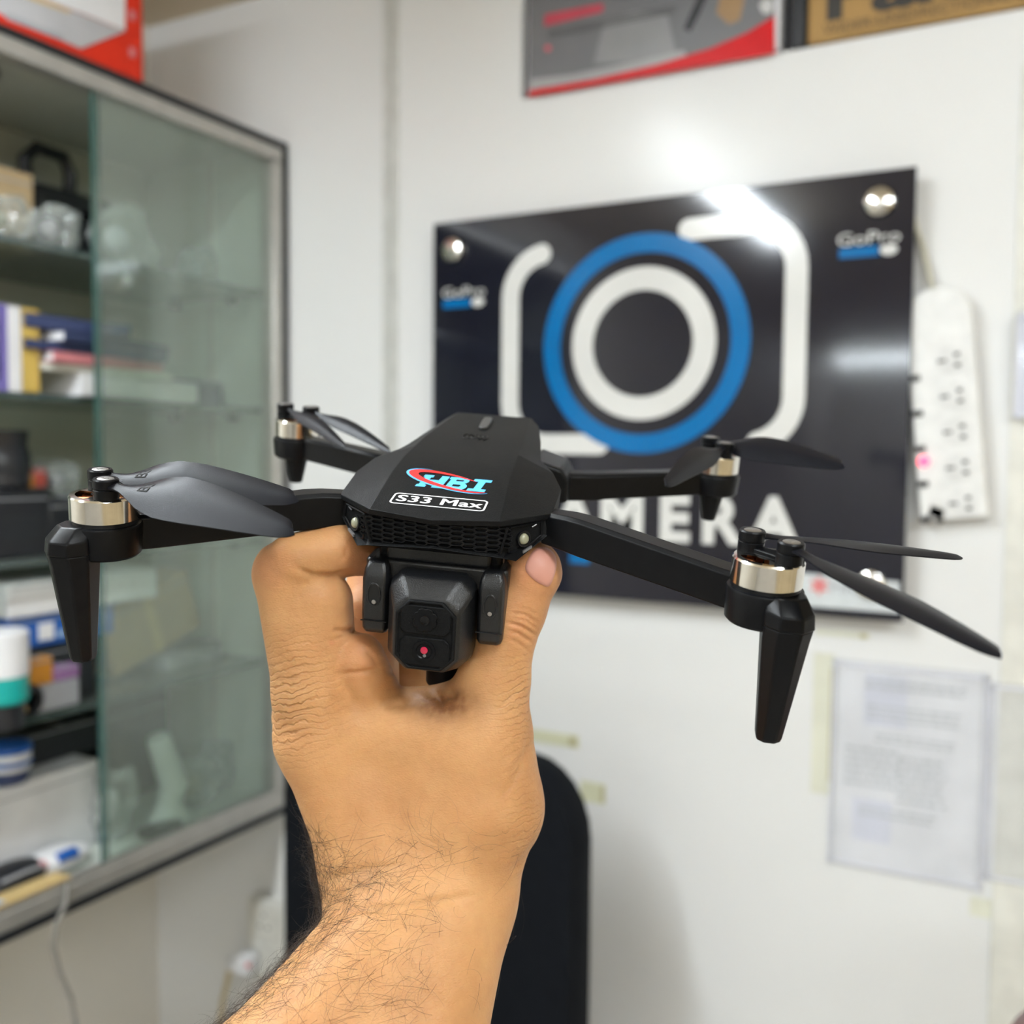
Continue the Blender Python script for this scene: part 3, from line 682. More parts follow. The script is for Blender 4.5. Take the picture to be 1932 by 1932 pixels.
me.from_pydata((pw_ - np.array(ORG)).tolist(), [], QD.tolist()); me.update()
bm = bmesh.new(); bm.from_mesh(me); bmesh.ops.recalc_face_normals(bm, faces=bm.faces[:]); bm.to_mesh(me); bm.free()
me.shade_smooth()
def skin_mat():
    m = bpy.data.materials.new('skin'); m.use_nodes = True; nt = m.node_tree; b = nt.nodes['Principled BSDF']; N = nt.nodes.new; Lk = nt.links.new
    tc = N('ShaderNodeTexCoord')
    n1 = N('ShaderNodeTexNoise'); n1.inputs['Scale'].default_value = 38; n1.inputs['Detail'].default_value = 5; n1.inputs['Roughness'].default_value = 0.6
    Lk(tc.outputs['Object'], n1.inputs['Vector'])
    r = N('ShaderNodeValToRGB'); e = r.color_ramp.elements; e[0].position = 0.3; e[0].color = (0.475, 0.235, 0.098, 1); e[1].position = 0.7; e[1].color = (0.64, 0.355, 0.160, 1)
    Lk(n1.outputs['Fac'], r.inputs['Fac'])
    at = N('ShaderNodeAttribute'); at.attribute_name = 'blush'
    mx = N('ShaderNodeMix'); mx.data_type = 'RGBA'; mx.inputs['B'].default_value = (0.60, 0.23, 0.12, 1)
    Lk(at.outputs['Fac'], mx.inputs['Factor']); Lk(r.outputs['Color'], mx.inputs['A'])
    at2 = N('ShaderNodeAttribute'); at2.attribute_name = 'pigment_shade'
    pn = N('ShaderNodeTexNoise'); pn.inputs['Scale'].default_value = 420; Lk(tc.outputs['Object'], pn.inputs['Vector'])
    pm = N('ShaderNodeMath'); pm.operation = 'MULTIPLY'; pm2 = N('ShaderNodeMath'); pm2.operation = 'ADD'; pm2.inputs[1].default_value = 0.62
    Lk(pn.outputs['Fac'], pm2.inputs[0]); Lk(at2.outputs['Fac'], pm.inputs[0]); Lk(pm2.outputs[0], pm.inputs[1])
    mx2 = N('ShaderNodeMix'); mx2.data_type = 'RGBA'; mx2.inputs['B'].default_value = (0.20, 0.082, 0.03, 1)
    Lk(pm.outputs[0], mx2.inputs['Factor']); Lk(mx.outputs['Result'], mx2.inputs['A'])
    Lk(mx2.outputs['Result'], b.inputs['Base Color'])
    b.inputs['Roughness'].default_value = 0.47; b.inputs['Specular IOR Level'].default_value = 0.26
    b.inputs['Subsurface Weight'].default_value = 0.22; b.inputs['Subsurface Radius'].default_value = (1.0, 0.35, 0.15); b.inputs['Subsurface Scale'].default_value = 0.004
    v = N('ShaderNodeTexVoronoi'); v.inputs['Scale'].default_value = 900; v.feature = 'DISTANCE_TO_EDGE'
    mp = N('ShaderNodeMapping'); mp.inputs['Rotation'].default_value = (0.2, 0.5, 0.3); mp.inputs['Scale'].default_value = (0.75, 0.75, 1.5)
    nz_ = N('ShaderNodeTexNoise'); nz_.inputs['Scale'].default_value = 260; nz_.inputs['Detail'].default_value = 3
    Lk(tc.outputs['Object'], nz_.inputs['Vector'])
    vm = N('ShaderNodeVectorMath'); vm.operation = 'MULTIPLY_ADD'; vm.inputs[1].default_value = (0.0016, 0.0016, 0.0016)
    Lk(nz_.outputs['Color'], vm.inputs[0]); Lk(tc.outputs['Object'], vm.inputs[2]); Lk(vm.outputs[0], mp.inputs['Vector']); Lk(mp.outputs[0], v.inputs['Vector'])
    b1 = N('ShaderNodeBump'); b1.inputs['Strength'].default_value = 0.22; b1.inputs['Distance'].default_value = 0.0006
    Lk(v.outputs['Distance'], b1.inputs['Height'])
    b2 = N('ShaderNodeBump'); b2.inputs['Strength'].default_value = 0.22; b2.inputs['Distance'].default_value = 0.0012
    Lk(nz_.outputs['Fac'], b2.inputs['Height']); Lk(b1.outputs[0], b2.inputs['Normal'])
    wv = N('ShaderNodeTexWave'); wv.bands_direction = 'Z'; wv.inputs['Scale'].default_value = 140; wv.inputs['Distortion'].default_value = 11; wv.inputs['Detail'].default_value = 3; wv.inputs['Detail Scale'].default_value = 0.65; wv.inputs['Detail Roughness'].default_value = 0.6
    mpw = N('ShaderNodeMapping'); mpw.inputs['Rotation'].default_value = (0, 0.25, 0); Lk(tc.outputs['Object'], mpw.inputs['Vector']); Lk(mpw.outputs[0], wv.inputs['Vector'])
    rw_ = N('ShaderNodeValToRGB'); rw_.color_ramp.elements[0].position = 0.0; rw_.color_ramp.elements[1].position = 0.32; Lk(wv.outputs['Fac'], rw_.inputs['Fac'])
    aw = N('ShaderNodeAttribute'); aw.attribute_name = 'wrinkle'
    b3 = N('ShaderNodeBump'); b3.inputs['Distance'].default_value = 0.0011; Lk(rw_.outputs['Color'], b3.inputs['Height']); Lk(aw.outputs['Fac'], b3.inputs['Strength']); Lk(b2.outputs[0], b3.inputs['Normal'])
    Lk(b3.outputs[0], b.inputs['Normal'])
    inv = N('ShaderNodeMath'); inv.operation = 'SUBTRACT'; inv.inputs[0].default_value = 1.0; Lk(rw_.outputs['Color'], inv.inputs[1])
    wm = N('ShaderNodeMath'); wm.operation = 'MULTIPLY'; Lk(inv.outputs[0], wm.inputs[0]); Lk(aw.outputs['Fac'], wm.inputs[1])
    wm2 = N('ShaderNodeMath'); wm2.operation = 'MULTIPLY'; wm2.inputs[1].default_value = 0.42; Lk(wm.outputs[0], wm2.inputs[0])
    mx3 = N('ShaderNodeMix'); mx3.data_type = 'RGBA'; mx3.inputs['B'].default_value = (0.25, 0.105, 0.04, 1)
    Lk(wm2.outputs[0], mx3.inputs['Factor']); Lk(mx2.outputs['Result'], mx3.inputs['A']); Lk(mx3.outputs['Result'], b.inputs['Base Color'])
    return m
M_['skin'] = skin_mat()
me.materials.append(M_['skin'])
bl = me.attributes.new('blush', 'FLOAT', 'POINT')
def spot(x, y, r): return np.exp(-(((PX-x)**2+(PY-y)**2)/r**2))
pig_shade = np.exp(-(((PX-838)/70)**2 + ((PY-1326)/34)**2))*(VX[:, 2] < 350)  # brown skin of the thumb web, with some of its shade painted in
blush = 0.55*spot(1000, 1070, 60) + 0.45*spot(690, 1045, 50) + 0.4*spot(500, 1070, 45) + 0.35*spot(690, 1230, 60) + 0.3*spot(700, 1120, 60) + 0.5*spot(626, 1213, 5) + 0.3*spot(980, 1180, 40)
bl.data.foreach_set('value', np.clip(blush, 0, 0.8).astype(np.float32))
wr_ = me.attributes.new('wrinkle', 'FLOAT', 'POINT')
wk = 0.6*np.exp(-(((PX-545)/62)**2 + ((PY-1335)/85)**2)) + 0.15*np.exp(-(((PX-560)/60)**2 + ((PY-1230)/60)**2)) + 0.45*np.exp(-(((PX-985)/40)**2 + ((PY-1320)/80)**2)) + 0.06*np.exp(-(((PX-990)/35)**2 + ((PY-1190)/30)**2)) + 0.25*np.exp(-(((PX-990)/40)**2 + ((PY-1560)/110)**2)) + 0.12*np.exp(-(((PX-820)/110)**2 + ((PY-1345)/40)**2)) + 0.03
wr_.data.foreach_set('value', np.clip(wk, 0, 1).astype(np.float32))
pg_ = me.attributes.new('pigment_shade', 'FLOAT', 'POINT'); pg_.data.foreach_set('value', np.clip(pig_shade*0.95, 0, 1).astype(np.float32))
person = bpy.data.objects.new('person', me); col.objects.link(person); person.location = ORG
tag(person, 'left hand and hairy bare forearm raised from below, gripping the black drone by its sides', 'person')
# thumb nail: a patch lying on the thumb tip
bvh = BVHTree.FromPolygons([Vector(v) for v in pw_], QD.tolist())
CAMP = Vector((0, 0, EYE))
def hit(px, py):
    r = Vector(ray(px, py)).normalized(); return bvh.ray_cast(CAMP, r)
nail_o = [(991, 1073), (1000, 1047), (1014, 1034), (1032, 1034), (1046, 1046), (1049.5, 1064), (1046, 1084), (1036, 1106), (1022, 1103), (1005, 1092)]
cxn = sum(p[0] for p in nail_o)/len(nail_o); cyn = sum(p[1] for p in nail_o)/len(nail_o)
rings = []
for f, lift in ((1.0, 0.00002), (0.97, 0.00032), (0.8, 0.0004), (0.5, 0.0004), (0.15, 0.0004)):
    ring = []
    for k in range(40):
        u = k/40*len(nail_o); i = int(u); t = u-i; P0, P1, P2, P3 = [nail_o[(i+q) % len(nail_o)] for q in (-1, 0, 1, 2)]
        q = [0.5*((2*P1[c]) + (-P0[c]+P2[c])*t + (2*P0[c]-5*P1[c]+4*P2[c]-P3[c])*t*t + (-P0[c]+3*P1[c]-3*P2[c]+P3[c])*t**3) for c in (0, 1)]
        x, y = cxn + (q[0]-cxn)*f, cyn + (q[1]-cyn)*f
        h, nrm, _, _ = hit(x, y)
        if h is None:
            for s_ in (0.97, 0.94, 0.9, 0.85):
                h, nrm, _, _ = hit(cxn+(x-cxn)*s_, cyn+(y-cyn)*s_)
                if h is not None: break
        if nrm.dot(h-CAMP) > 0: nrm = -nrm
        ring.append(h + nrm*lift - ORG)
    rings.append(ring)
M_['nail'] = mat('nail', (0.60, 0.30, 0.235), 0.42, c2=(0.56, 0.26, 0.20), scale=60, spec=.35)
nl = MB().loft(rings).build('thumb_nail', M_['nail'], person, smooth=80); nl['label'] = 'pink thumb nail'
# arm hair
hair_v, hair_f = [], []
tri_p = pw_; nrw = (CR @ NR.T).T
w_h = np.clip((PY-1480)/160, 0, 1)*(0.22 + 1.5*np.clip(-NR[:, 0]-0.05, 0, 1) + 0.25*np.clip(-NR[:, 2], 0, 1)*np.clip((900-PX)/200, 0, 1))*(PY < 2010)
w_h *= np.where((NR[:, 0] > 0.35), 0.06, 1.0)
w_h += 0.035*((PY > 1330) & (PY < 1500) & (NR[:, 2] < 0)) + 0.06*((PX < 640) & (PY > 1100) & (PY < 1260) & (NR[:, 2] < -0.2) & (VX[:, 2] < 345))
w_h += 0.018*((np.abs(PX-838) < 60) & (np.abs(PY-1318) < 34) & (NR[:, 2] < 0)) + 0.03*((PX > 880) & (PY > 1260) & (PY < 1420) & (NR[:, 2] < -.2))
w_h /= w_h.sum()
axis_dn = (CR @ np.array([-0.55, 0.8, -0.1])); left_w = CR @ np.array([-1.0, 0.15, 0.0])
NH = 4600
for vi in rng.choice(len(VX), NH, p=w_h):
    n_ = Vector(nrw[vi]); p_ = Vector(tri_p[vi] - np.array(ORG))
    long_ = PY[vi] > 1560
    L_ = rng.uniform(6, 19)/1000 if long_ else rng.uniform(1.5, 4)/1000
    d0 = Vector(axis_dn)*rng.normal(0.25, 0.6) + Vector(left_w)*rng.normal(0.55, 0.5)
    if -NR[vi, 0] > 0.35: d0 += Vector(axis_dn)*(-0.35) + n_*0.2
    d0 = (d0 - n_*d0.dot(n_)); d0.normalize()
    side = n_.cross(d0); curl = rng.normal(0, 2.0); liftv = rng.uniform(0.2, 0.75) if long_ else 0.15
    nseg = 7; r0 = rng.uniform(0.035, 0.058)/1000; pts = [p_ - n_*0.0003]; d = (d0 + n_*liftv).normalized(); ang = curl/nseg
    for s_ in range(nseg):
        d = (Quaternion(n_, ang) @ d); d = (d - n_*0.11).normalized() if d.dot(n_) > -0.05 else d
        pts.append(pts[-1] + d*L_/nseg)
    base = len(hair_v)
    for q, P in enumerate(pts):
        rr_ = r0*(1 - 0.75*q/nseg)
        a_ = n_.cross(d).normalized() if n_.cross(d).length > 1e-4 else side
        for c_ in range(3):
            th_ = 2*PI*c_/3
            hair_v.append(P + (a_*math.cos(th_) + n_*math.sin(th_))*rr_)
    for q in range(nseg):
        for c_ in range(3):
            hair_f.append((base+q*3+c_, base+q*3+(c_+1) % 3, base+q*3+3+(c_+1) % 3, base+q*3+3+c_))
hm = bpy.data.meshes.new('arm_hair'); hm.from_pydata([tuple(v) for v in hair_v], [], hair_f); hm.update()
hm.materials.append(mat('dark_hair', (0.035, 0.02, 0.012), 0.45, c2=(0.025, 0.014, 0.008)))
ho = bpy.data.objects.new('arm_hair', hm); col.objects.link(ho); ho.parent = person; ho['kind'] = 'stuff'; ho['label'] = 'dark curly arm hair'

# ------------------------------------------------------------------ glass display cabinet on the left wall
M_['alu'] = mat('satin_aluminium', (0.50, 0.49, 0.46), 0.38, 0.55, scale=30)
M_['shelfedge'] = mat('shelf_edge', (.05, .075, .068), .2, coat=1)
M_['edge'] = mat('black_edging', (0.012, 0.014, 0.018), 0.4)
M_['lam'] = mat('grey_laminate', (0.56, 0.56, 0.50), 0.5, scale=6)
M_['lam2'] = mat('pale_laminate', (0.66, 0.70, 0.64), 0.45, scale=6)
M_['pane'] = glass_mat('door_glass', (0.935, 0.965, 0.945), haze=0.055)
M_['shelfglass'] = glass_mat('shelf_glass', (0.62, 0.68, 0.65), haze=0.06)
M_['greenedge'] = mat('glass_edge', (0.040, 0.115, 0.10), 0.15, coat=1, c2=(0.028, 0.09, 0.078), scale=20)
XF, XB = -1.083, X0 + 0.003
CY0, CY1, CZ0, CZ1 = 0.10, Y1 - 0.004, EYE - 0.590, EYE + 0.497
cab = empty('display_cabinet', (XF, (CY0+CY1)/2, CZ0), 'wall-hung glass display cabinet with silver rails and black edging at the left', 'cabinet')
cm = Matrix.Translation(-cab.location)
def cpart(name, mb, m, **k): return mb.build(name, m, cab, M=cm, **k)
def bx(x0, x1, y0, y1, z0, z1): return MB().box(((x0+x1)/2, (y0+y1)/2, (z0+z1)/2), (x1-x0, y1-y0, z1-z0))
tk = 0.012
cpart('top_panel', bx(XB, XF-.012, CY0, CY1, CZ1-tk, CZ1-.001), M_['lam'], smooth=0)
cpart('bottom_panel', bx(XB, XF-.012, CY0, CY1, CZ0+.001, CZ0+.030), M_['lam2'], smooth=0)
cpart('back_panel', bx(XB, XB+.006, CY0, CY1, CZ0+.03, CZ1-tk), M_['lam'], smooth=0)
cpart('side_panel', bx(XB+.006, XF-.012, CY1-tk, CY1, CZ0+.03, CZ1-tk), M_['lam2'], smooth=0)
cpart('side_panel', bx(XB+.006, XF-.012, CY0, CY0+tk, CZ0+.03, CZ1-tk), M_['lam2'], smooth=0)
e_ = 0.010
for (y0, y1, z0, z1) in ((CY0, CY1, CZ1-e_, CZ1), (CY0, CY1, CZ0, CZ0+e_*1.2), (CY0, CY0+e_, CZ0+e_*1.2, CZ1-e_), (CY1-e_, CY1, CZ0+e_*1.2, CZ1-e_)):
    cpart('edge_trim', bx(XF-.014, XF+.002, y0, y1, z0, z1), M_['edge'], bevel=0.0012)
rw = 0.022
cpart('top_rail', bx(XF-.028, XF, CY0+e_, CY1-e_, CZ1-e_-rw, CZ1-e_), M_['alu'], bevel=0.003)
bt = bx(XF-.028, XF, CY0+e_, CY1-e_, CZ0+e_*1.2, CZ0+e_*1.2+rw)
bt.box((XF-.004, (CY0+CY1)/2, CZ0+e_*1.2+rw+.004), (.003, CY1-CY0-.03, .010)).box((XF-.014, (CY0+CY1)/2, CZ0+e_*1.2+rw+.004), (.003, CY1-CY0-.03, .010))
cpart('bottom_rail', bt, M_['alu'], bevel=0.001)
for y in (CY0+e_, CY1-e_-rw): cpart('side_rail', bx(XF-.028, XF-.0005, y, y+rw, CZ0+e_*1.2+rw, CZ1-e_-rw), M_['alu'], bevel=0.003)
SH = [EYE+z for z in (0.265, 0.075, -0.135, -0.337)]
for z in SH:
    s_ = cpart('glass_shelf', bx(XB+.012, XF-.045, CY0+.016, CY1-.016, z-.008, z), M_['shelfglass'], smooth=0)
    g_ = MB().box((XF-.044, (CY0+CY1)/2, z-.004), (.002, CY1-CY0-.034, .008), None).build('polished_edge', M_['shelfedge'], s_, M=cm, smooth=0)
    for xx in (XB+.08, XF-.10):
        cpart('shelf_pin', MB().tube([(xx, CY1-tk, z-.014), (xx, CY1-tk-.016, z-.014)], .006, 8), M_['edge'])
cpart('upright_strip', bx(XB+.150, XB+.163, CY1-tk-.004, CY1-tk, CZ0+.03, CZ1-tk), M_['lam'], smooth=0)
for k, (xx, y0) in enumerate(((XF-.009, onX(185, 900, XF-.009).y), (XF-.020, onX(194, 900, XF-.020).y))):
    pn = cpart('sliding_pane', bx(xx-.0025, xx+.0025, y0, CY1-.028, CZ0+.036, CZ1-.03), M_['pane'], smooth=0)
    MB().box((xx, y0-.0012, EYE-.045), (.0050, .0022, CZ1-CZ0-.068)).build('pane_edge', M_['greenedge'], pn, M=cm, smooth=0)['label'] = 'green polished pane edge'
dl = onX(130, 210, XF-0.15)
cpart('recessed_lamp', MB().lathe([(.045, -.002), (.048, -.006), (.04, -.008), (.036, -.004), (.005, -.003)], (XF-.13, 0.80, CZ1-tk), 28), mat('lamp_grey', (.12, .12, .13), .3))
# goods in the cabinet
def cmat(name, c, rough=0.5, **k): return mat(name, c, rough, c2=tuple(v*0.88 for v in c), scale=14, **k)
CM = dict(white=cmat('white_card', (.78, .78, .80)), grey=cmat('grey_card', (.36, .37, .40)), black=cmat('black_card', (.012, .013, .017), .4), kraft=cmat('kraft_card', (.47, .34, .19), .7),
          gold=cmat('gold_card', (.62, .43, .10), .4), purple=cmat('purple_print', (.17, .14, .42)), blue=cmat('blue_card', (.01, .10, .42), .35), teal=cmat('teal_plastic', (.0, .36, .33), .35),
          orange=cmat('orange_card', (.60, .25, .02)), violet=cmat('violet_card', (.30, .15, .34)), pink=cmat('pink_card', (.62, .22, .24)), navy=cmat('navy_card', (.035, .05, .13)),
          tan=cmat('tan_wood', (.62, .45, .20), .6), red=cmat('red_card', (.66, .03, .010), .45, spec=.25), cream=cmat('cream_plastic', (.72, .72, .64), .4), sky=cmat('sky_card', (.35, .50, .68)))
M_['film'] = glass_mat('clear_film', (0.90, 0.91, 0.92), 0.10, 1.9, haze=0.17)
M_['frost'] = cmat('frosted_plastic', (.74, .80, .77), .35)
def carton(name, label, cat, Xf, depth, px0, px1, pyt, zb, m, rz=0.0, panels=(), flap=True, group=None, h=None):
    """a cardboard box whose front stands at Xf; width and height read at that distance; panels = (u0,u1,v0,v1,material,name)"""
    pm = (px0+px1)/2; y0 = onX(px0, pyt, Xf).y; y1 = onX(px1, pyt, Xf).y; wd = y1-y0; hh = h or onX(pm, pyt, Xf).z - zb
    e = empty(name, (Xf-depth/2, (y0+y1)/2, zb), label, cat, group, rot=(0, 0, rz))
    MB().box((0, 0, hh/2), (depth, wd, hh)).build('box_shell', m, e, bevel=0.0018)
    if flap: MB().box((0, 0, hh+.0006), (depth*.98, .004, .0014)).box((depth/2+.0004, 0, hh*.86), (.0012, wd*.96, .0016)).build('lid_seam', CM['grey'], e, smooth=0)
    for (u0, u1, v0, v1, pmat, pn) in panels:
        MB().box((depth/2+.0006, (u0+u1-1)/2*wd, (v0+v1)/2*hh), (.0016, (u1-u0)*wd, (v1-v0)*hh)).build(pn, pmat, e, smooth=0)
    return e
def on(z): return z + 0.0005
FL_ = CZ0 + .0305
# compartment under the cabinet top
carton('carton', 'long brown carton behind the clear bags on the top glass shelf', 'box', -1.215, .10, -150, 62, 300, on(SH[0]), CM['kraft'])
def camera_thing(name, label, Xf, px, pyt, zb, w_, m):
    p = onX(px, pyt, Xf); hh = p.z - zb
    e = empty(name, (Xf-.03, p.y, zb), label, 'camera')
    MB().box((0, 0, hh*.33), (.07, w_, hh*.66)).build('body', m, e, bevel=.006)
    MB().lathe([(.030, 0), (.031, .03), (.027, .032), (.022, .02)], (.034, 0, hh*.33), 24, Matrix.Rotation(PI/2, 3, 'Y')).build('lens_barrel', CM['black'], e)
    MB().tube([(0, -w_*.42, hh*.62), (0, -w_*.46, hh*.86), (0, -w_*.30, hh*.97), (0, w_*.05, hh*.96), (0, w_*.14, hh*.84), (0, w_*.12, hh*.62)], .010, 10).build('carry_handle', m, e)
    return e
camera_thing('video_camera', 'black video camera with loop handle on the top glass shelf', -1.29, 138, 280, on(SH[0]), .13, CM['black'])
def clear_bag(label, Xf, px0, px1, pyt, zb, seed, group='crumpled clear bags', inner=None, zs=1.0):
    r = random.Random(seed); y0 = onX(px0, pyt, Xf).y; y1 = onX(px1, pyt, Xf).y; hh = onX((px0+px1)/2, pyt, Xf).z - zb; wd = y1-y0
    e = empty('clear_bag', (Xf-.035, (y0+y1)/2, zb), label, 'bag', group)
    from mathutils import noise as ns_
    mb = MB(); bmesh.ops.create_icosphere(mb.bm, subdivisions=5, radius=1); of = Vector((seed*7.3, seed*3.1, 0))
    for v in mb.bm.verts:
        q = v.co.normalized(); n1 = ns_.noise(q*1.6+of); n2 = abs(ns_.noise(q*3.6+of*2)); n3 = abs(ns_.noise(q*8+of))
        d = 0.86 + .30*n1 - .34*n2 - .16*n3
        s = Vector((max(-1, min(1, q.x*1.25)), max(-1, min(1, q.y*1.2)), max(-1, min(1, q.z*1.25))))
        v.co = Vector((s.x*.033*d, s.y*wd/2*d, (s.z*d*.5+.46)*hh)); v.co.z = max(0, v.co.z)
    mb.build('plastic_film', M_['film'], e, smooth=30)
    if inner:
        MB().sphere((0, -wd*.1, hh*.42), .5, 14, (.032, wd*.42, hh*.42)).build('contents', inner, e)
    return e
clear_bag('crumpled clear bag with pale green contents, front left of the top glass shelf', -1.135, -40, 92, 352, on(SH[0]), 1, inner=cmat('pale_green_goods', (.56, .56, .40)))
clear_bag('crumpled clear bag beside the green glass edge on the top shelf', -1.14, 92, 172, 372, on(SH[0]), 2, inner=cmat('grey_goods', (.55, .54, .55)))
clear_bag('clear bag with white contents behind the panes on the top shelf', -1.16, 205, 318, 372, on(SH[0]), 3, inner=cmat('white_goods', (.74, .76, .80)))
clear_bag('flattened pale bag at the right end of the top shelf', -1.20, 380, 424, 452, on(SH[0]), 4, inner=cmat('pale_goods', (.66, .72, .72)))
tgp = onX(230, 527, XF-.06)  # white disc modelled for the reflection of the cabinet downlight
tg = empty('downlight_glint', (XF-.049, tgp.y, SH[0]-.010), 'small white oval disc standing in for the downlight reflection under the top glass shelf', 'reflection')
MB().lathe([(.001, -.002), (.008, -.002), (.008, .002), (.001, .002)], (0, 0, -.014), 18, Matrix.Rotation(PI/2, 3, 'Y')).build('glint_disc', CM['white'], tg)
MB().tube([(0, 0, -.006), (0, 0, .002)], .001, 6).build('glint_stem', CM['grey'], tg)
# second compartment
carton('gold_box', 'gold box with purple and white stripes on the second shelf', 'box', -1.13, .12, -70, 74, 574, on(SH[1]), CM['gold'], panels=((0.0, .55, .0, 1.0, CM['purple'], 'purple_stripe'), (.55, .73, .0, 1.0, CM['white'], 'white_stripe'), (.40, .44, .1, .9, CM['white'], 'thin_stripe')))
zc = on(SH[1]); yc0 = onX(200, 740, -1.14).y
for i, (mm, th, wy, wx, dy, rz, lab) in enumerate(((CM['white'], .030, .21, .15, .045, .03, 'thick white booklet at the bottom of the second shelf stack'), (CM['cream'], .010, .20, .15, .00, -.10, 'cream booklet second from the bottom of the stack'), (CM['pink'], .014, .19, .14, -.01, .06, 'pink booklet in the middle of the second shelf stack'), (CM['navy'], .012, .22, .14, -.02, -.05, 'navy booklet above the pink one'), (CM['navy'], .014, .20, .13, .00, .14, 'dark blue booklet with a tilt near the top of the stack'), (CM['navy'], .018, .15, .12, -.05, -.12, 'short dark blue booklet on top of the stack'))):
    e = empty('booklet', (-1.15-wx/2+.03, yc0+dy, zc), lab, 'booklet', 'booklets stacked on the second shelf', rot=(0, 0, rz))
    MB().box((0, 0, th/2), (wx-.004, wy-.004, th-.003)).build('pages', CM['white'], e, smooth=0)
    MB().box((0, 0, .0008), (wx, wy, .0014)).box((0, 0, th-.0008), (wx, wy, .0014)).box((wx/2-.001, 0, th/2), (.002, wy, th)).build('cover', mm, e, smooth=0)
    zc += th + .0004
carton('flat_case', 'flat dark case lying at the right of the second shelf', 'case', -1.20, .10, 325, 420, 718, on(SH[1]), CM['navy'])
# third compartment
carton('black_carton', 'large black carton filling the left of the third shelf', 'box', -1.15, .16, -110, 92, 925, on(SH[2]), CM['black'], panels=((.55, .9, .25, .6, M_['edge'], 'dark_label'),))
carton('black_carton', 'black carton next to the green glass edge on the third shelf', 'box', -1.15, .16, 94, 182, 940, on(SH[2]), CM['black'], panels=((.2, .8, .3, .45, M_['edge'], 'dark_label'),))
zt3 = onX(0, 925, -1.15).z; zt3 = SH[2] + (onX(-9, 925, -1.15).z - SH[2])
carton('orange_box', 'small orange box lying on the large black carton', 'box', -1.17, .08, 28, 66, 893, zt3+.001, CM['orange'])
carton('red_box', 'small dull red box lying on the large black carton', 'box', -1.17, .08, 66, 88, 884, zt3+.001, cmat('dull_red_card', (.40, .07, .05)))
e = empty('camera_lens', (-1.19, onX(2, 850, -1.19).y, zt3+.001), 'upright black camera lens on the large black carton', 'lens')
MB().lathe([(.030, 0), (.034, .004), (.034, .05), (.031, .052), (.033, .075), (.026, .075), (.02, .06)], (0, 0, 0), 28).build('barrel', CM['black'], e)
MB().lathe([(.0345, .02), (.0355, .022), (.0355, .04), (.0345, .042)], (0, 0, 0), 28).build('grip_ring', M_['edge'], e)
zt3b = SH[2] + (onX(138, 940, -1.15).z - SH[2])
clear_bag('grey rounded pouch on the black carton by the glass edge', -1.16, 104, 180, 862, zt3b+.001, 8, group=None, inner=cmat('grey_pouch', (.16, .16, .17)))
# fourth compartment
kp = None
bb = carton('dark_crate', 'dark box under the blue one on the fourth shelf', 'box', -1.16, .16, 8, 180, 1216, on(SH[3]), CM['black'])
zt4 = SH[3] + (onX(94, 1216, -1.16).z - SH[3])
b2 = carton('blue_box', 'bright blue box with a white mark on the fourth shelf', 'box', -1.155, .15, 16, 214, 1154, zt4+.001, CM['blue'], panels=((.26, .40, .18, .72, CM['white'], 'white_mark'), (.44, .50, .2, .4, CM['sky'], 'pale_mark')))
zt4b = zt4 + (onX(115, 1154, -1.155).z - zt4)
carton('white_box', 'wide white box on top of the blue one', 'box', -1.15, .16, 14, 296, 1087, zt4b+.001, CM['white'])
kp = carton('kraft_parcel', 'large brown paper parcel leaning behind the panes on the fourth shelf', 'box', -1.20, .13, 200, 372, 1145, on(SH[3]), CM['kraft'], panels=((.45, .55, 0, 1, CM['tan'], 'packing_tape'),))
kp.rotation_euler.x = .30; kp.location.z += .030; kp.location.y += .012
carton('dark_case', 'low dark case under the leaning brown parcel', 'case', -1.18, .12, 318, 384, 1292, on(SH[3]), CM['grey'], h=.022)
e = empty('round_tin', (-1.22, onX(366, 1200, -1.22).y, on(SH[3])), 'dark grey round tin at the right end of the fourth shelf', 'tin')
th_ = onX(432, 1200, -1.22).z - SH[3]
MB().lathe([(.040, 0), (.042, .003), (.042, th_*.75), (.040, th_*.76)], (0, 0, 0), 30).build('tin_body', CM['grey'], e)
MB().lathe([(.043, th_*.74), (.044, th_*.78), (.044, th_*.97), (.040, th_), (.001, th_)], (0, 0, 0), 30).build('tin_lid', cmat('dark_grey_lid', (.10, .11, .12)), e)
e = empty('tub', (-1.115, onX(2, 1190, -1.115).y, on(SH[3])), 'white tub with teal base at the far left of the fourth shelf', 'tub')
th_ = onX(2, 1190, -1.115).z - SH[3]
MB().lathe([(.026, .03), (.030, .034), (.030, th_*.55), (.028, th_*.56)], (0, 0, 0), 30).build('teal_base', CM['teal'], e)
MB().lathe([(.024, 0), (.026, .03)], (0, 0, 0), 30).build('foot', CM['black'], e)
MB().lathe([(.0305, th_*.54), (.031, th_*.58), (.031, th_*.98), (.028, th_), (.001, th_)], (0, 0, 0), 30).build('white_lid', CM['white'], e)
carton('grey_box', 'low grey box in front on the fourth shelf', 'box', -1.132, .022, 46, 150, 1290, on(SH[3]), CM['grey'])
zt4c = SH[3] + (onX(98, 1290, -1.132).z - SH[3])
carton('orange_box', 'small amber box on the low grey box', 'box', -1.133, .02, 46, 100, 1243, zt4c+.001, CM['orange'])
carton('violet_box', 'small violet box on the low grey box', 'box', -1.133, .02, 102, 150, 1256, zt4c+.001, CM['violet'])
e = empty('lens_cap', (XF-.055, onX(44, 1330, XF-.055).y, on(SH[3])), 'black round lens lying at the front of the fourth shelf', 'lens')
MB().lathe([(.018, -.01), (.021, -.008), (.021, .012), (.015, .014), (.012, .006), (.001, .006)], (0, 0, .0212), 28, Matrix.Rotation(PI/2, 3, 'Y')).build('barrel', CM['black'], e)
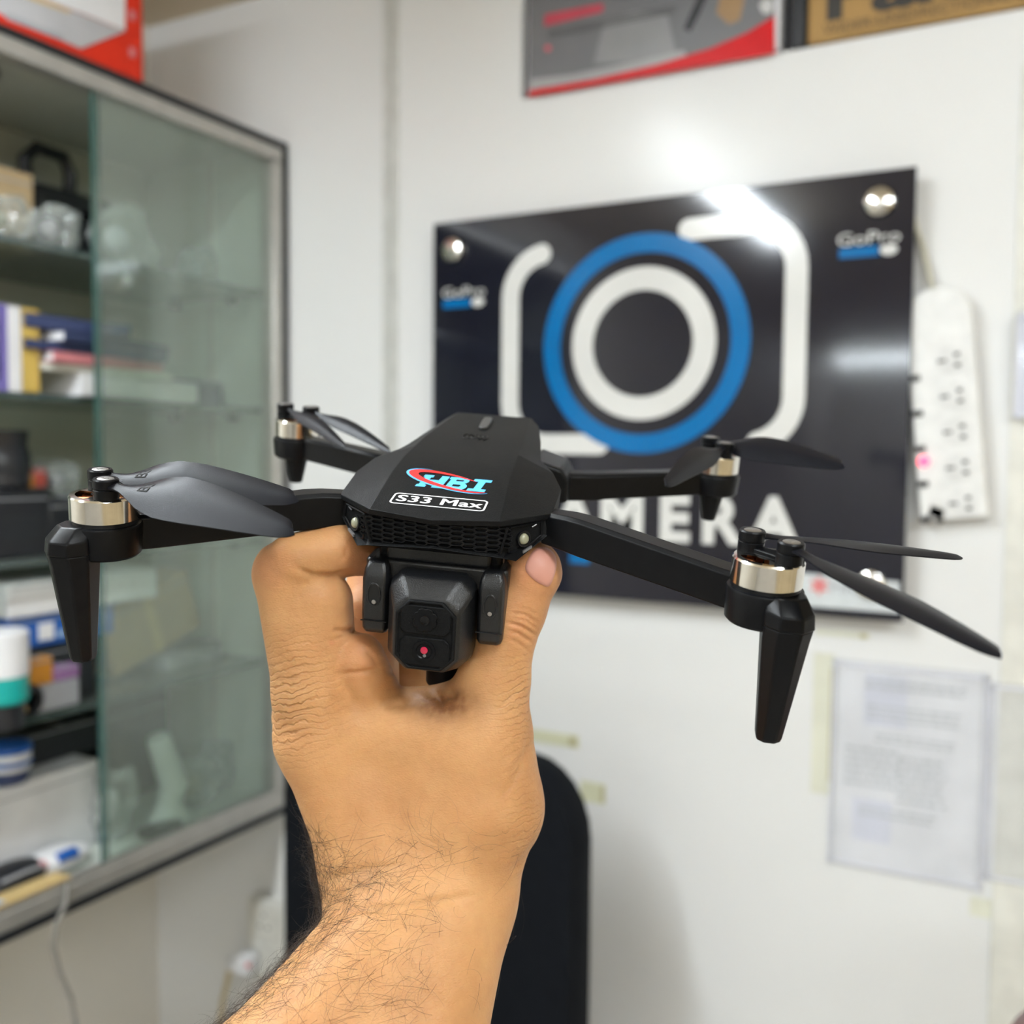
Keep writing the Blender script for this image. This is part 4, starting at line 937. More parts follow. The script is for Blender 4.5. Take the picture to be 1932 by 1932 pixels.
e = empty('wooden_stick', (XF-.05, onX(14, 1350, XF-.05).y, on(SH[3])), 'tan rounded wooden stick lying at the front edge of the fourth shelf', 'stick')
MB().tube([(0, -.07, .011), (0, .015, .011), (0, .024, .011)], [.011, .011, .006], 12).build('shaft', CM['tan'], e)
# bottom compartment
carton('white_carton', 'large flat white carton on the cabinet floor', 'box', -1.185, .15, -120, 186, 1480, FL_, CM['white'])
zt5 = FL_ + (onX(33, 1480, -1.185).z - FL_)
carton('black_carton', 'black carton standing on the flat white carton', 'box', -1.23, .10, 44, 184, 1368, zt5+.001, CM['black'], rz=.0)
carton('black_carton', 'black carton behind the panes at the back of the cabinet floor', 'box', -1.29, .08, 186, 318, 1318, FL_, CM['black'])
e = empty('jar', (-1.20, onX(16, 1405, -1.20).y, zt5+.001), 'dark jar with a blue and white label on the flat white carton', 'jar')
th_ = onX(16, 1405, -1.20).z - zt5
MB().lathe([(.020, 0), (.024, .004), (.026, th_*.35), (.025, th_*.36)], (0, 0, 0), 28).build('jar_body', CM['navy'], e)
MB().lathe([(.0262, th_*.36), (.027, th_*.38), (.028, th_*.8), (.027, th_*.81)], (0, 0, 0), 28).build('paper_label', CM['white'], e)
MB().lathe([(.0283, th_*.5), (.0286, th_*.52), (.0286, th_*.6), (.0283, th_*.62)], (0, 0, 0), 28).build('label_band', CM['blue'], e)
MB().lathe([(.0275, th_*.82), (.029, th_*.84), (.028, th_*.99), (.001, th_)], (0, 0, 0), 28).build('jar_lid', CM['blue'], e)
p0, p1, p2 = onX(298, 1392, -1.155), onX(328, 1480, -1.155), onX(320, 1560, -1.155)
e = empty('hand_mixer', (-1.155, p2.y, FL_+.0005), 'pale curved plastic handle standing behind the panes on the cabinet floor', 'appliance')
MB().tube([p0 - e.location, (p0+p1)/2 - e.location, p1 - e.location, Vector((0, 0, .03))], [.017, .019, .021, .019], 16).build('handle', M_['frost'], e)
MB().lathe([(.034, 0), (.034, .006), (.022, .02), (.018, .034)], (0, 0, 0), 24).build('foot', M_['frost'], e)
clear_bag('clear bag with a coil of pale cable beside the curved handle', -1.14, 204, 282, 1432, FL_, 11, inner=cmat('pale_cable_goods', (.60, .62, .60)))
clear_bag('clear bag with a brown spot inside, floor of the cabinet', -1.14, 356, 438, 1428, FL_, 12, inner=cmat('brown_goods', (.42, .38, .26)))
clear_bag('shiny clear bag at the right end of the cabinet floor', -1.17, 426, 456, 1392, FL_, 13, inner=M_['frost'])
e = empty('display_card', (-1.26, onX(440, 1400, -1.26).y, on(FL_)), 'white folded card propped at the back of the cabinet floor', 'card')
ht = onX(440, 1292, -1.26).z - FL_
MB().box((-.002, 0, ht*.5), (.002, .03, ht)).build('upright_leaf', M_['frost'], e, smooth=0)
MB().box((.012, .02, ht*.48), (.024, .10, .012), Matrix.Rotation(-.3, 3, 'X')).build('cross_leaf', M_['frost'], e, smooth=0)
carton('black_case', 'thin black case lying flat in front of the curved handle', 'case', XF-.034, .03, 284, 346, 1556, FL_, CM['black'], h=.012)
e = empty('key_pouch', (XF-.062, onX(22, 1650, XF-.062).y, FL_), 'black soft pouch among the papers on the cabinet floor', 'pouch')
MB().sphere((0, 0, .018), .5, 16, (.06, .10, .036)).build('pouch_body', CM['black'], e)
MB().tube([(.024, -.03, .027), (.028, 0, .030), (.024, .03, .027)], .0022, 6).build('zip', CM['grey'], e)
e = empty('sachet', (XF-.062, onX(104, 1635, XF-.062).y, FL_), 'white sachet with blue print beside the black pouch', 'packet')
MB().sphere((0, 0, .017), .5, 14, (.05, .11, .034)).build('packet_body', CM['white'], e)
MB().box((.018, .004, .024), (.014, .030, .014), Matrix.Rotation(.6, 3, 'Y')).build('blue_print', CM['blue'], e, bevel=.002)
MB().box((.016, -.032, .024), (.012, .012, .008), Matrix.Rotation(.6, 3, 'Y')).build('pink_print', CM['pink'], e, bevel=.002)
pe = onX(60, 1690, XF-.010)
e = empty('envelope', (XF-.016, pe.y-.06, CZ0+e_*1.2+rw+.0095), 'tan envelope lying on the bottom rail at the left edge of the photo', 'envelope')
MB().box((0, 0, .002), (.03, .22, .004)).build('envelope_body', CM['tan'], e, bevel=.0006)
MB().box((.006, -.03, .0045), (.012, .10, .001)).build('blue_band', CM['sky'], e, smooth=0)
# charging cable hanging out of the cabinet
pts = [onX(128, 1664, XF+.004), onX(124, 1705, XF+.010), onX(106, 1745, XF+.012), onX(100, 1785, XF+.012), onX(112, 1835, XF+.010), onX(134, 1885, XF+.012), onX(143, 1935, XF+.014), onX(120, 2100, XF+.014), onX(60, 2300, XF+.01)]
cb_ = MB().tube(pts, .0032, 8).build('hanging_cable', cmat('grey_cable', (.26, .25, .23)))
tag(cb_, 'thin grey cable dangling from the bottom of the glass cabinet', 'cable')
# carton on top of the cabinet
Xr = XF - .006; zt = CZ1 + .001
y0, y1 = onX(-260, 60, Xr).y, onX(271, 125, Xr).y
e = empty('red_white_carton', (Xr-.11, (y0+y1)/2, zt), 'white and red carton lying on top of the glass cabinet', 'box')
MB().box((.06, 0, .10), (.10, y1-y0, .20)).build('box_shell', CM['red'], e, bevel=.003)
def polyX(pts, X, th, m, name, par):
    P = [onX(px, py, X) - par.location for px, py in pts]
    return MB().prism(P, (th, 0, 0)).build(name, m, par, smooth=0)
polyX([(-200, -140), (235, -140), (235, 57), (-200, -113)], Xr+.0002, .0012, CM['white'], 'white_print', e)
polyX([(-200, -111), (235, 59), (152, 92), (-200, -60)], Xr+.0002, .0010, cmat('silver_print', (.46, .46, .48)), 'grey_band', e)
polyX([(20, -26), (70, -4), (130, 20), (134, 26), (66, 2), (20, -18)], Xr+.0012, .0008, CM['tan'], 'brown_line', e)
polyX([(10, 22), (118, 66), (120, 78), (12, 36)], Xr+.0012, .0008, CM['grey'], 'dark_lettering_band', e)
for py in (18, 88): polyX([(244, py), (254, py+4), (254, py+22), (244, py+18)], Xr+.0002, .0010, CM['pink'], 'round_mark', e)

# ------------------------------------------------------------------ black sign on the back wall
YS = Y1 - .030
tl, tr, br, bl_ = onY(818, 425, YS), onY(1730, 310, YS), onY(1703, 1172, YS), onY(815, 1105, YS)
sx0, sx1 = tl.x, (tr.x+br.x)/2; sz1 = (tl.z+tr.z)/2; sz0 = (br.z+bl_.z)/2
sign = empty('wall_sign', ((sx0+sx1)/2, YS, (sz0+sz1)/2), 'black acrylic sign with camera outline and blue ring on the back wall', 'sign')
SL = sign.location.copy()
M_['acryl'] = mat('black_acrylic', (0.0085, 0.009, 0.019), 0.085, c2=(0.0078, 0.0082, 0.017), scale=3, spec=0.55)
MB().box((0, .0025, 0), (sx1-sx0, .005, sz1-sz0)).build('sign_panel', M_['acryl'], sign, bevel=.0006)
for q in ((857, 473), (1660, 382), (1643, 1103), (858, 1052)):
    p = onY(*q, YS) - SL
    MB().lathe([(.0165, -.001), (.0175, .003), (.016, .0075), (.010, .010), (.001, .0105)], (p.x, 0, p.z), 28, Matrix.Rotation(PI/2, 3, 'X')).lathe([(.006, -.0295), (.006, -.004)], (p.x, 0, p.z), 12, Matrix.Rotation(PI/2, 3, 'X')).build('standoff_cap', M_['steel'], sign)
M_['signwhite'] = mat('sign_white', (.74, .74, .72), .15, scale=9); M_['signblue'] = mat('sign_blue', (.0, .145, .40), .15, scale=9, spec=.35)
def SP(px, py): p = onY(px, py, YS) - SL; return (p.x, p.z)
def plate(polys, m, name, th=.0006, y=0.0):
    mb = MB()
    for P in polys: mb.prism([(x, -y, z) for x, z in P], (0, -th, 0))
    return mb.build(name, m, sign, smooth=0)
def stroke(path, wd, caps=True):
    out = []; L_, R2 = [], []
    for i, (x, z) in enumerate(path):
        a = path[max(0, i-1)]; b = path[min(len(path)-1, i+1)]; d = Vector((b[0]-a[0], b[1]-a[1])).normalized()
        L_.append((x - d.y*wd/2, z + d.x*wd/2)); R2.append((x + d.y*wd/2, z - d.x*wd/2))
    for i in range(len(path)-1): out.append([L_[i], L_[i+1], R2[i+1], R2[i]])
    if caps:
        for (a, b) in ((path[0], path[1]), (path[-1], path[-2])):
            t0 = math.atan2(a[1]-b[1], a[0]-b[0])
            out.append([(a[0]+wd/2*math.cos(t0-PI/2+PI*k/12), a[1]+wd/2*math.sin(t0-PI/2+PI*k/12)) for k in range(13)])
    return out
def ringp(c, r0, r1, n=64): return [[(c[0]+r*math.cos(2*PI*(k+d)/n), c[1]+r*math.sin(2*PI*(k+d)/n)) for r, d in ((r0, 0), (r0, 1), (r1, 1), (r1, 0))] for k in range(n)]
cR = SP(1221, 647); top_, bot_ = SP(1221, 438), SP(1221, 857); lf, rt_ = SP(1028, 650), SP(1415, 640)
ro = ((top_[1]-bot_[1])/2 + (rt_[0]-lf[0])/2)/2; cR = ((lf[0]+rt_[0])/2, (top_[1]+bot_[1])/2)
ti, bi = SP(1221, 474), SP(1221, 818); ri = (ti[1]-bi[1])/2
xl = SP(963, 650)[0]; xr = SP(1500, 650)[0]; zt_ = SP(1350, 428)[1]; zb_ = SP(1080, 838)[1]; wst = SP(1522, 650)[0]-SP(1479, 650)[0]
rc_ = .058
def cornr(cx, cz, a0, a1, n=8): return [(cx+rc_*math.cos(math.radians(a0+(a1-a0)*k/n)), cz+rc_*math.sin(math.radians(a0+(a1-a0)*k/n))) for k in range(n+1)]
zlt = SP(963, 525)[1]
P1 = [(SP(1300, 440)[0], zt_), (xr-rc_, zt_)] + cornr(xr-rc_, zt_-rc_, 90, 0)[1:] + [(xr, zb_+rc_)] + cornr(xr-rc_, zb_+rc_, 0, -75)[1:]
P2 = cornr(xl+rc_, SP(1005, 480)[1]-rc_, 100, 180) + [(xl, zb_+rc_)] + cornr(xl+rc_, zb_+rc_, 180, 270)[1:] + [(SP(1130, 838)[0], zb_)]
plate(stroke(P1, wst) , M_['signwhite'], 'camera_outline')
plate(stroke(P2, wst), M_['signwhite'], 'camera_outline')
plate(ringp(cR, ri, ro), M_['signblue'], 'blue_ring', y=.0006)['label'] = 'blue outer ring'
wt_, wb_ = SP(1215, 503), SP(1215, 792); wi_, wj_ = SP(1215, 546), SP(1215, 748)
cW = ((SP(1083, 650)[0]+SP(1348, 642)[0])/2, (wt_[1]+wb_[1])/2)
plate(ringp(cW, (wi_[1]-wj_[1])/2, (wt_[1]-wb_[1])/2), M_['signwhite'], 'white_ring')
RX = Matrix.Rotation(PI/2, 4, 'X')
capz = (SP(1270, 935)[1]+SP(1270, 1018)[1])/2; caph = SP(1270, 935)[1]-SP(1270, 1018)[1]
xs = {k: SP(p_, 975)[0] for k, p_ in (('M', 1173), ('E', 1271), ('R', 1358), ('A', 1460))}
stp = (xs['A']-xs['M'])/3
for ch, x in (('C', xs['M']-2*stp), ('A', xs['M']-1.03*stp), ('M', xs['M']), ('E', xs['E']), ('R', xs['R']), ('A', xs['A'])):
    text_obj('sign_letter', ch, caph/.70, M_['signwhite'], sign, Matrix.Translation((x, -.0003, capz-.004)) @ RX, bold=.0035, ext=.0004, sx=1.02)
for (q0, q1, tx) in (((1583, 482), (1695, 445), 1), ((836, 577), (914, 545), 0)):
    a, b = SP(*q0), SP(*q1); w_ = b[0]-a[0]
    hz = .012
    za = SP(q0[0], q0[1])[1] - .004
    plate([[(a[0], za), (a[0]+w_*.68, za), (a[0]+w_*.68, za+hz), (a[0], za+hz)]], M_['signblue'], 'blue_bar')
    plate([[(a[0]+w_*(.70+.15+.15*math.cos(2*PI*k/16)), za+hz/2+hz*.55*math.sin(2*PI*k/16)) for k in range(16)]], M_['signwhite'], 'white_dot')
    text_obj('small_lettering', 'GoPro', .021, M_['signwhite'], sign, Matrix.Translation((a[0]+w_/2, -.0003, za+hz+.009)) @ RX, ext=.0003, sx=1.25)
a, b = SP(1075, 1062), SP(1112, 1042)
plate([[(a[0], a[1]), (b[0], a[1]), (b[0], b[1]), (a[0], b[1])]], M_['signblue'], 'blue_bar')
a, b = SP(1500, 1142), SP(1698, 1082)
st = plate([[(a[0], a[1]), (b[0], a[1]-.000), (b[0], b[1]-.010), (a[0], b[1]-.006)]], mat('pale_sticker', (.66, .70, .72), .2), 'paper_sticker')
c_ = SP(1546, 1105)
plate([[(c_[0]+.013*(1 if k % 2 else .5)*math.cos(2*PI*k/12), c_[1]+.013*(1 if k % 2 else .5)*math.sin(2*PI*k/12)) for k in range(12)]], mat('faded_red', (.70, .22, .22), .4), 'red_star', y=.0006)
text_obj('sticker_lettering', 'HK', .022, CM['grey'], sign, Matrix.Translation((c_[0]+.028, -.0008, c_[1])) @ RX, ext=.0003)

# ------------------------------------------------------------------ power strip half behind the sign
cpx = onY(1783, 762, Y1-.02); ang = math.atan2(.026, .25)
ps = empty('power_strip', (cpx.x, Y1-.001, cpx.z), 'white multi-socket power strip with red light hanging behind the sign edge', 'power strip', rot=(0, -ang, 0))
LS, WS = .268, .074
P = [(-WS/2, -LS/2), (WS/2, -LS/2), (WS/2, LS/2-.032)] + [(WS/2-.032+.032*math.cos(math.radians(a)), LS/2-.032+.032*math.sin(math.radians(a))) for a in range(10, 91, 16)] + [(-WS/2+.032+.032*math.cos(math.radians(a)), LS/2-.032+.032*math.sin(math.radians(a))) for a in range(90, 181, 16)]
MB().loft([[(x, 0, z) for x, z in P], [(x, -.018, z) for x, z in P], [(x*.93, -.022, z*.98) for x, z in P]]).build('strip_body', mat('white_plastic', (.83, .83, .82), .35), ps, bevel=.0012)
for k in range(5):
    z0 = LS/2 - .085 - k*.041
    so = MB().lathe([(.0165, 0), (.0165, .0008), (.0155, .001), (.001, .0008)], (.010, -.0215, z0), 24, Matrix.Rotation(PI/2, 3, 'X')).build('socket', mat('socket_white', (.76, .76, .75), .4), ps)
    for (dx, dz_, w_, h_) in ((.0065, .0055, .0055, .004), (.0065, -.0065, .0055, .004), (-.0095, 0, .0085, .003)):
        MB().box((.010+dx, -.0228, z0+dz_), (w_, .0008, h_)).build('socket_hole', CM['black'], so, smooth=0)
    MB().box((-.030, -.0225, z0-.016), (.012, .004, .007)).build('switch', CM['black'], ps, bevel=.0012)
MB().sphere((-.027, -.0225, LS/2-.085-2.75*.041), .0065, 14, (1, .5, 1)).build('indicator_light', mat('red_glow', (.9, .05, .1), .3, emit=(1, .05, .12, 2.2)), ps)['label'] = 'lit red indicator'
MB().box((-.018, -.016, -LS/2+.010), (.022, .012, .018), Matrix.Rotation(.5, 3, 'Y')).build('cord_grip', CM['black'], ps, bevel=.003)
p0 = onY(1742, 470, Y1-.01); p1 = onY(1760, 545, Y1-.012)
tag(MB().tube([onY(1715, 380, Y1-.006), onY(1732, 440, Y1-.006), p0, p1, onY(1772, 566, Y1-.004)], .0028, 8).build('cord', cmat('cream_cord', (.62, .60, .48))), 'cream cord holding the power strip beside the sign', 'cord')

# ------------------------------------------------------------------ ledge with boxes above the sign
YL = Y1 - .008; zl = ZN + .001; LD = .09
def polyY(pts, Y, th, m, name, par):
    P = [onY(px, py, Y) - par.location for px, py in pts]
    return MB().prism(P, (0, -th, 0)).build(name, m, par, smooth=0)
xa, xb = onY(996, 100, YL).x, onY(1471, 60, YL).x
pb = empty('appliance_box', ((xa+xb)/2, YL, zl), 'grey picture box with red curve standing on the ledge above the sign', 'box')
pb.location.y = YL + .0375
MB().box((0, 0, .15), (xb-xa, .075, .30)).build('box_shell', cmat('white_box_card', (.72, .72, .76), .4), pb, bevel=.002)
Yf = YL - .0003
x1_ = 1462
polyY([(998, 172), (1000, -60), (x1_, -60), (x1_, 98)], Yf, .0006, cmat('grey_photo', (.155, .155, .165), .4), 'photo_print', pb)
polyY([(998, 180), (1000, 150), (1080, 140), (1170, 122), (1290, 95), (1300, 112), (1150, 146)], Yf-.0006, .0005, cmat('pale_photo', (.34, .34, .35), .4), 'pale_foreground', pb)
polyY([(1120, 120), (1140, 40), (1200, 20), (1260, 30), (1275, 100), (1190, 115)], Yf-.0006, .0004, cmat('steel_photo', (.25, .25, .26), .4), 'steel_blur', pb)
polyY([(1290, 55), (1305, 20), (1325, -20), (1340, -20), (1318, 30), (1302, 60)], Yf-.0007, .0005, CM['black'], 'dark_streak', pb)
polyY([(1352, 25), (1362, -20), (1408, -20), (1396, 38), (1375, 46)], Yf-.0007, .0005, cmat('tan_photo', (.33, .20, .09), .4), 'tan_handle_print', pb)
polyY([(1432, 10), (1446, -5), (1460, 5), (1455, 24), (1440, 26)], Yf-.0007, .0005, cmat('pale_spot', (.6, .6, .6), .3), 'pale_spot', pb)
polyY([(997, 183), (998, 171), (1120, 150), (1240, 122), (1340, 92), (1410, 62), (x1_, 30), (x1_, 101)], Yf-.0011, .0006, mat('red_gloss', (.60, .004, .008), .35, spec=.25), 'red_curve', pb)
polyY([(1027, 50), (1028, 28), (1138, 6), (1138, 22)], Yf-.0011, .0005, cmat('rose_print', (.50, .05, .08), .4), 'red_headline', pb)
for k in range(3): polyY([(1034, 58+k*6), (1034, 61+k*6), (1275, 12+k*6), (1275, 9+k*6)], Yf-.0011, .0004, cmat('ink', (.10, .10, .10), .4), 'text_line', pb)
polyY([(1026, 90), (1034, 84), (1041, 90), (1034, 99)], Yf-.0011, .0005, cmat('rose_dot', (.62, .10, .13), .4), 'red_bullet', pb)
xa, xb = onY(1488, 60, YL+.004).x, onY(1519, 60, YL+.004).x
kb = empty('black_case', ((xa+xb)/2, YL+.04, zl), 'narrow black case squeezed between the two boxes on the ledge', 'case')
MB().box((0, 0, .11), (xb-xa-.001, .07, .22)).build('case_shell', CM['black'], kb, bevel=.003)
MB().box((0, -.0352, .12), (.004, .0012, .16)).build('case_seam', M_['edge'], kb, smooth=0)
xa, xb = onY(1524, 60, YL).x, onY(2250, 60, YL).x
ob = empty('microphone_box', ((xa+xb)/2, YL+.04, zl), 'brown cardboard box with black lettering on the ledge at top right', 'box')
MB().box((0, 0, .09), (xb-xa, .08, .18)).build('box_shell', cmat('ochre_card', (.37, .215, .065), .6), ob, bevel=.002)
MB().box((0, .0, .1805), (xb-xa, .004, .001)).build('flap_seam', CM['grey'], ob, smooth=0)
obl = ob.location
pP = onY(1580, 33, Yf) - obl; pE = onY(1930, -12, Yf) - obl
zbase = (onY(1600, 28, Yf) - obl).z; xP = (onY(1557, 20, Yf) - obl).x; x_a = (onY(1608, 20, Yf)-obl).x; x_e = (onY(1905, 0, Yf)-obl).x
M_['ink'] = cmat('box_ink', (.03, .026, .022), .5); M_['ink2'] = cmat('faded_ink', (.10, .062, .028), .5)
text_obj('box_lettering', 'Panasonic', .078, M_['ink'], ob, Matrix.Translation((xP-.002, Yf-obl.y-.0003, zbase+.023)) @ RX, bold=.0026, ext=.0004, sx=1.40, align='LEFT')
q = onY(1553, 68, Yf) - obl
text_obj('box_lettering', 'WIDER-UNIDIRECTIONAL ELECTRIC CONDENSER', .0155, M_['ink2'], ob, Matrix.Translation((q.x, Yf-obl.y-.0003, q.z+.006)) @ RX, ext=.0003, sx=1.13, align='LEFT')

# ------------------------------------------------------------------ notices in clear sleeves
M_['sleeve'] = glass_mat('plastic_sleeve', (.98, .98, .99), .08, 1.4, haze=.05)
M_['paper'] = cmat('notice_paper', (.86, .86, .885), .6); M_['print'] = cmat('grey_text', (.58, .60, .62), .6); M_['shade'] = cmat('lavender_block', (.76, .77, .86), .6)
def notice(label, x0, x1, z0, z1, rows, seed, blocks=()):
    r = random.Random(seed); e = empty('notice', ((x0+x1)/2, Y1-.001, (z0+z1)/2), label, 'notice', 'notices in plastic sleeves')
    w_, h_ = x1-x0, z1-z0
    MB().box((0, -.0006, 0), (w_*.93, .0006, h_*.95)).build('sheet', M_['paper'], e, smooth=0)
    for (u0, u1, v0, v1) in blocks: MB().box((((u0+u1)/2-.5)*w_, -.0011, (.5-(v0+v1)/2)*h_), ((u1-u0)*w_, .0003, (v1-v0)*h_)).build('tinted_block', M_['shade'], e, smooth=0)
    tx = MB()
    for (u0, u1, v, n, dv) in rows:
        for k in range(n):
            u = u0; v_ = v + k*dv
            while u < u1:
                wl = r.uniform(.02, .07); tx.box(((u+wl/2-.5)*w_, -.0014, (.5-v_)*h_), (min(wl, u1-u)*w_, .0003, dv*.42*h_)); u += wl + .012
    o = tx.build('printed_text', M_['print'], e, smooth=0); o['kind'] = 'stuff'
    sl2 = MB().box((0, -.0024, 0), (w_, .0005, h_)).build('clear_sleeve', M_['sleeve'], e, smooth=0)
    MB().box((0, -.0028, h_*.478), (w_, .0006, .003)).box((0, -.0028, -h_*.478), (w_, .0006, .003)).box((-w_*.487, -.0028, 0), (.003, .0006, h_)).box((w_*.487, -.0028, 0), (.003, .0006, h_)).build('welded_edge', M_['shade'], e, smooth=0)
    return e
a, b = onY(1572, 1240, Y1), onY(1852, 1680, Y1); c = onY(1572, 1628, Y1)
notice('printed notice in a clear sleeve, wholly seen, below the sign', a.x, b.x, c.z, a.z, [(.22, .85, .09, 2, .030), (.24, .84, .21, 3, .028), (.10, .45, .42, 6, .034), (.45, .75, .44, 7, .034), (.2, .7, .70, 2, .03), (.3, .8, .345, 2, .026)], 5, [(.22, .5, .06, .30), (.16, .42, .66, .86)])
a = onY(1868, 1285, Y1); c = onY(1868, 1660, Y1)
notice('printed notice in a clear sleeve cut by the right frame edge, lower one', a.x, a.x+.155, c.z, a.z, [(.08, .7, .16, 3, .03), (.08, .5, .32, 8, .034), (.2, .8, .66, 4, .034)], 6, [(.1, .6, .5, .62)])
a = onY(1919, 590, Y1-.013); c = onY(1919, 790, Y1-.013)
n3 = notice('pale blue sheet in a sleeve at the right frame edge, level with the power strip', a.x, a.x+.11, c.z, a.z, [(.2, .8, .2, 4, .05)], 7, [(.0, 1, 0, 1)]); n3.location.y = Y1-.0135
# yellowed tape left on the wall
M_['tape'] = cmat('yellowed_tape', (.70, .70, .50), .35); M_['tape2'] = cmat('pale_tape', (.76, .76, .64), .3)
def tape(label, px0, px1, py0, py1, m):
    a, b = onY(px0, py0, Y1), onY(px1, py1, Y1)
    e = empty('tape_strip', ((a.x+b.x)/2, Y1, (a.z+b.z)/2), label, 'tape', 'old tape on the wall')
    MB().box((0, -.0008, 0), (b.x-a.x, .0008, a.z-b.z)).build('tape_film', m, e, smooth=0)
    MB().box((b.x-a.x)/2*Vector((.8, 0, 0)) + Vector((0, -.0016, 0)), ((b.x-a.x)*.12, .0012, (a.z-b.z)*.8)).build('curled_end', cmat('brown_glue', (.52, .48, .28), .5), e, smooth=0)
tape('yellowed tape strip on the wall right above the chair top', 985, 1092, 1372, 1412, M_['tape'])
tape('yellowed tape piece at the right shoulder of the chair', 1096, 1142, 1472, 1518, M_['tape'])
tape('pale tape strip under the lower right part of the sign', 1540, 1640, 1186, 1206, M_['tape2'])
tape('long pale tape strip left of the whole notice', 1536, 1568, 1230, 1500, M_['tape2'])
tape('pale yellow tape piece below the whole notice', 1830, 1900, 1690, 1740, M_['tape2'])

# ------------------------------------------------------------------ office chair by the back wall
YC = 1.04
xa, xb = onY(556, 1600, YC).x, onY(1106, 1600, YC).x; ztp = onY(1000, 1436, YC).z
xcn = (xa+xb)/2; ch = empty('office_chair', (xcn, YC-.22, 0), 'black high-backed office chair standing against the back wall', 'chair')
M_['fabric'] = mat('black_mesh_fabric', (.0055, .0068, .0095), .8, c2=(.0045, .0056, .008), scale=60, bump=.15, bscale=900, spec=.12)
bw = (xb-xa)/2; zlow = .55
rings = []
for (g, y) in ((.965, .19), (1.0, .205), (1.0, .235), (.965, .25)):
    ring = []
    r_ = .085
    for (cx, cz, a) in ((bw-r_, ztp-r_, 0), (-bw+r_, ztp-r_, 90), (-bw+.03, zlow+.03, 180), (bw-.03, zlow+.03, 270)):
        rr_ = r_ if a < 180 else .03
        for k in range(7):
            t = math.radians(a+15*k); X = cx+rr_*math.cos(t); Z = cz+rr_*math.sin(t)
            X *= 1 - .03*(1-(Z-zlow)/(ztp-zlow)) if False else 1
            ring.append((X*g, y + .03*(1-(X/bw)**2), (Z-(ztp+zlow)/2)*(.5+.5*g) + (ztp+zlow)/2))
    rings.append(ring)
MB().loft(rings).build('backrest', M_['fabric'], ch, smooth=50)
MB().sphere((0, -.02, .47), 1, 24, (.25, .25, .045)).build('seat', M_['fabric'], ch)
MB().tube([(0, .20, .62), (0, .16, .44), (0, 0, .42)], .02, 8).build('back_support', M_['edge'], ch)
for s in (-1, 1):
    MB().tube([(s*.22, .02, .45), (s*.29, .02, .50), (s*.30, .05, .66), (s*.30, -.10, .70), (s*.30, -.22, .69)], .014, 8).build('armrest', M_['edge'], ch)
MB().tube([(0, 0, .43), (0, 0, .09)], .026, 12).build('gas_post', M_['edge'], ch)
for k in range(5):
    a = 2*PI*k/5 + .3
    lg = MB().tube([(0, 0, .10), (.16*math.cos(a), .16*math.sin(a), .09), (.27*math.cos(a), .27*math.sin(a), .065)], [.024, .02, .015], 8).build('base_leg', M_['edge'], ch)
    MB().lathe([(.008, -.018), (.025, -.016), (.027, 0), (.025, .016), (.008, .018)], (.27*math.cos(a), .27*math.sin(a), .027), 16, Matrix.Rotation(a, 3, 'Z') @ Matrix.Rotation(PI/2, 3, 'X')).build('castor', M_['edge'], lg)

# wall wiring between cabinet and chair
p0, p1 = onY(552, 1480, Y1-.006), onY(526, 1705, Y1-.006)
tr_ = MB(); d_ = (p1-p0)
tr_.prism([p0+Vector((-.009, 0, 0)), p0+Vector((.009, 0, 0)), p1+Vector((.009, 0, 0)), p1+Vector((-.009, 0, 0))], (0, .0055, 0))
tr_.prism([p0+Vector((-.007, -.004, 0)), p0+Vector((.007, -.004, 0)), p1+Vector((.007, -.004, 0)), p1+Vector((-.007, -.004, 0))], (0, .004, 0))
tag(tr_.build('cable_trunking', mat('trunking_white', (.90, .90, .89), .4), smooth=0), 'white cable trunking running down the wall under the cabinet corner', 'trunking')
sc_ = onY(508, 1772, Y1-.02)
so = empty('wall_socket', (sc_.x, Y1-.0005, sc_.z), 'white double wall socket left of the chair back', 'socket')
wS = onY(545, 1772, Y1).x - onY(474, 1772, Y1).x; hS = onY(508, 1700, Y1).z - onY(508, 1848, Y1).z
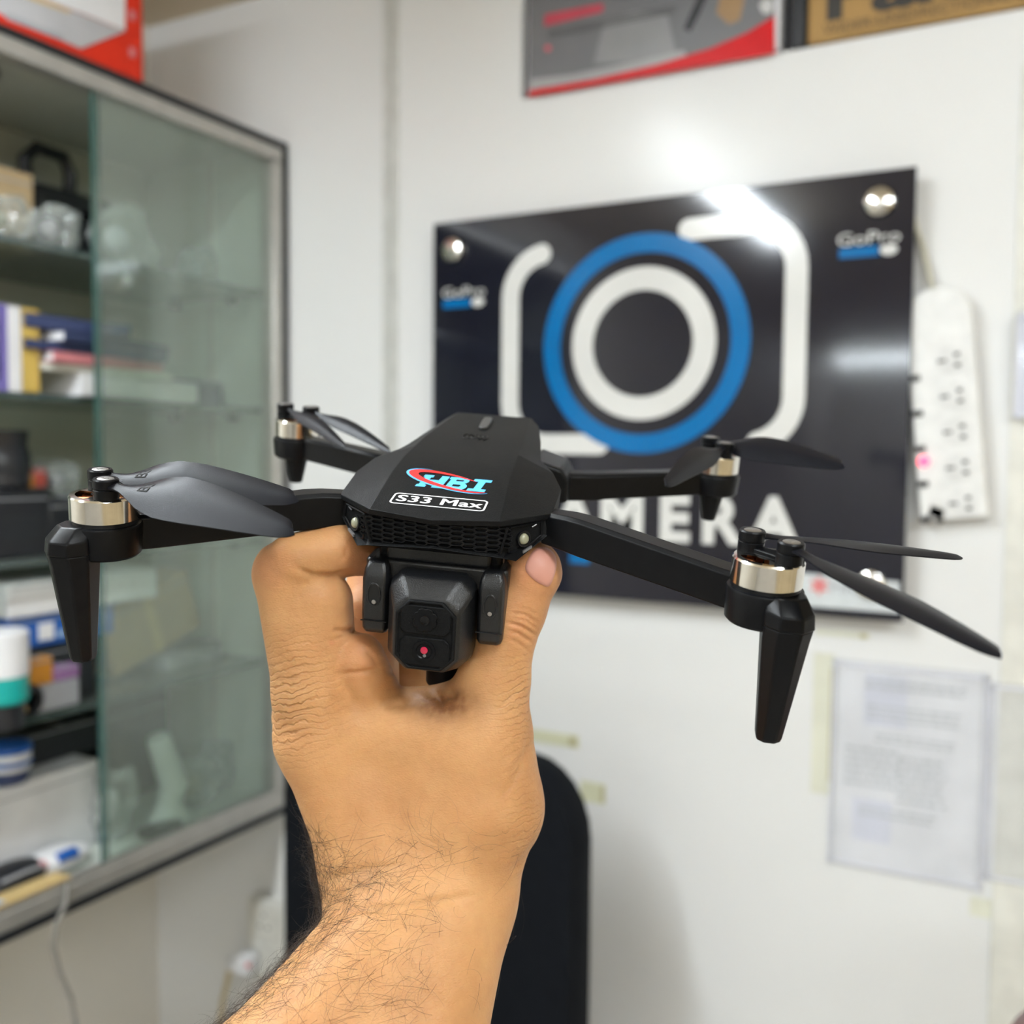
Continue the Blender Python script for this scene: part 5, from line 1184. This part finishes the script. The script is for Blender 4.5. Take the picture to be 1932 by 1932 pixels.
MB().box((0, -.015, 0), (wS, .03, hS)).build('socket_box', mat('ivory_plastic', (.74, .73, .68), .4), so, bevel=.004)
for zz in (.25, -.25): MB().box((0, -.0312, hS*zz), (wS*.8, .0024, hS*.42)).build('face_plate', mat('ivory_plate', (.70, .69, .64), .35), so, bevel=.001)
for zz in (.25,):
    for dx, dz2 in ((0, .012), (-.009, -.008), (.009, -.008)): MB().box((dx, -.0326, hS*zz+dz2), (.005, .0008, .004)).build('socket_hole', CM['black'], so, smooth=0)
pl = onY(468, 1812, Y1-.05)
pg = empty('power_plug', (sc_.x-.012, Y1-.034, sc_.z-hS*.24), 'white plug with tan flex pushed into the wall socket', 'plug')
MB().box((-.012, -.016, 0), (.034, .03, .032)).box((-.034, -.022, -.004), (.018, .02, .02)).build('plug_body', CM['white'], pg, bevel=.005)
MB().box((.008, -.0325, .008), (.010, .002, .008)).build('pink_mark', CM['pink'], pg, smooth=0)
ql = pg.location
MB().tube([Vector((-.04, -.022, -.006)), onY(432, 1838, Y1-.05)-ql, onY(420, 1890, Y1-.04)-ql, onY(416, 1940, Y1-.03)-ql, onY(420, 2150, Y1-.02)-ql], .0048, 8).build('plug_flex', cmat('tan_flex', (.60, .50, .30)), pg)
# maroon bar stool whose seat just enters the lower right corner
p = onY(1932, 1908, .80)
st = empty('bar_stool', (onY(1902, 1932, .80).x+.172, .80, 0), 'maroon padded bar stool entering the lower right corner', 'stool')
zs = p.z - .012
MB().lathe([(.15, zs-.06), (.17, zs-.05), (.175, zs-.02), (.16, zs-.004), (.12, zs), (.001, zs)], (0, 0, 0), 40).build('seat', mat('maroon_vinyl', (.13, .03, .022), .35), st)
MB().tube([(0, 0, zs-.06), (0, 0, .03)], .025, 14).build('post', M_['alu'], st)
MB().lathe([(.2, 0), (.2, .008), (.05, .03), (.026, .04)], (0, 0, 0), 36).build('foot_plate', M_['alu'], st)
MB().tube([(.15*math.cos(2*PI*k/24), .15*math.sin(2*PI*k/24), .3) for k in range(25)], .009, 8).build('foot_ring', M_['alu'], st)
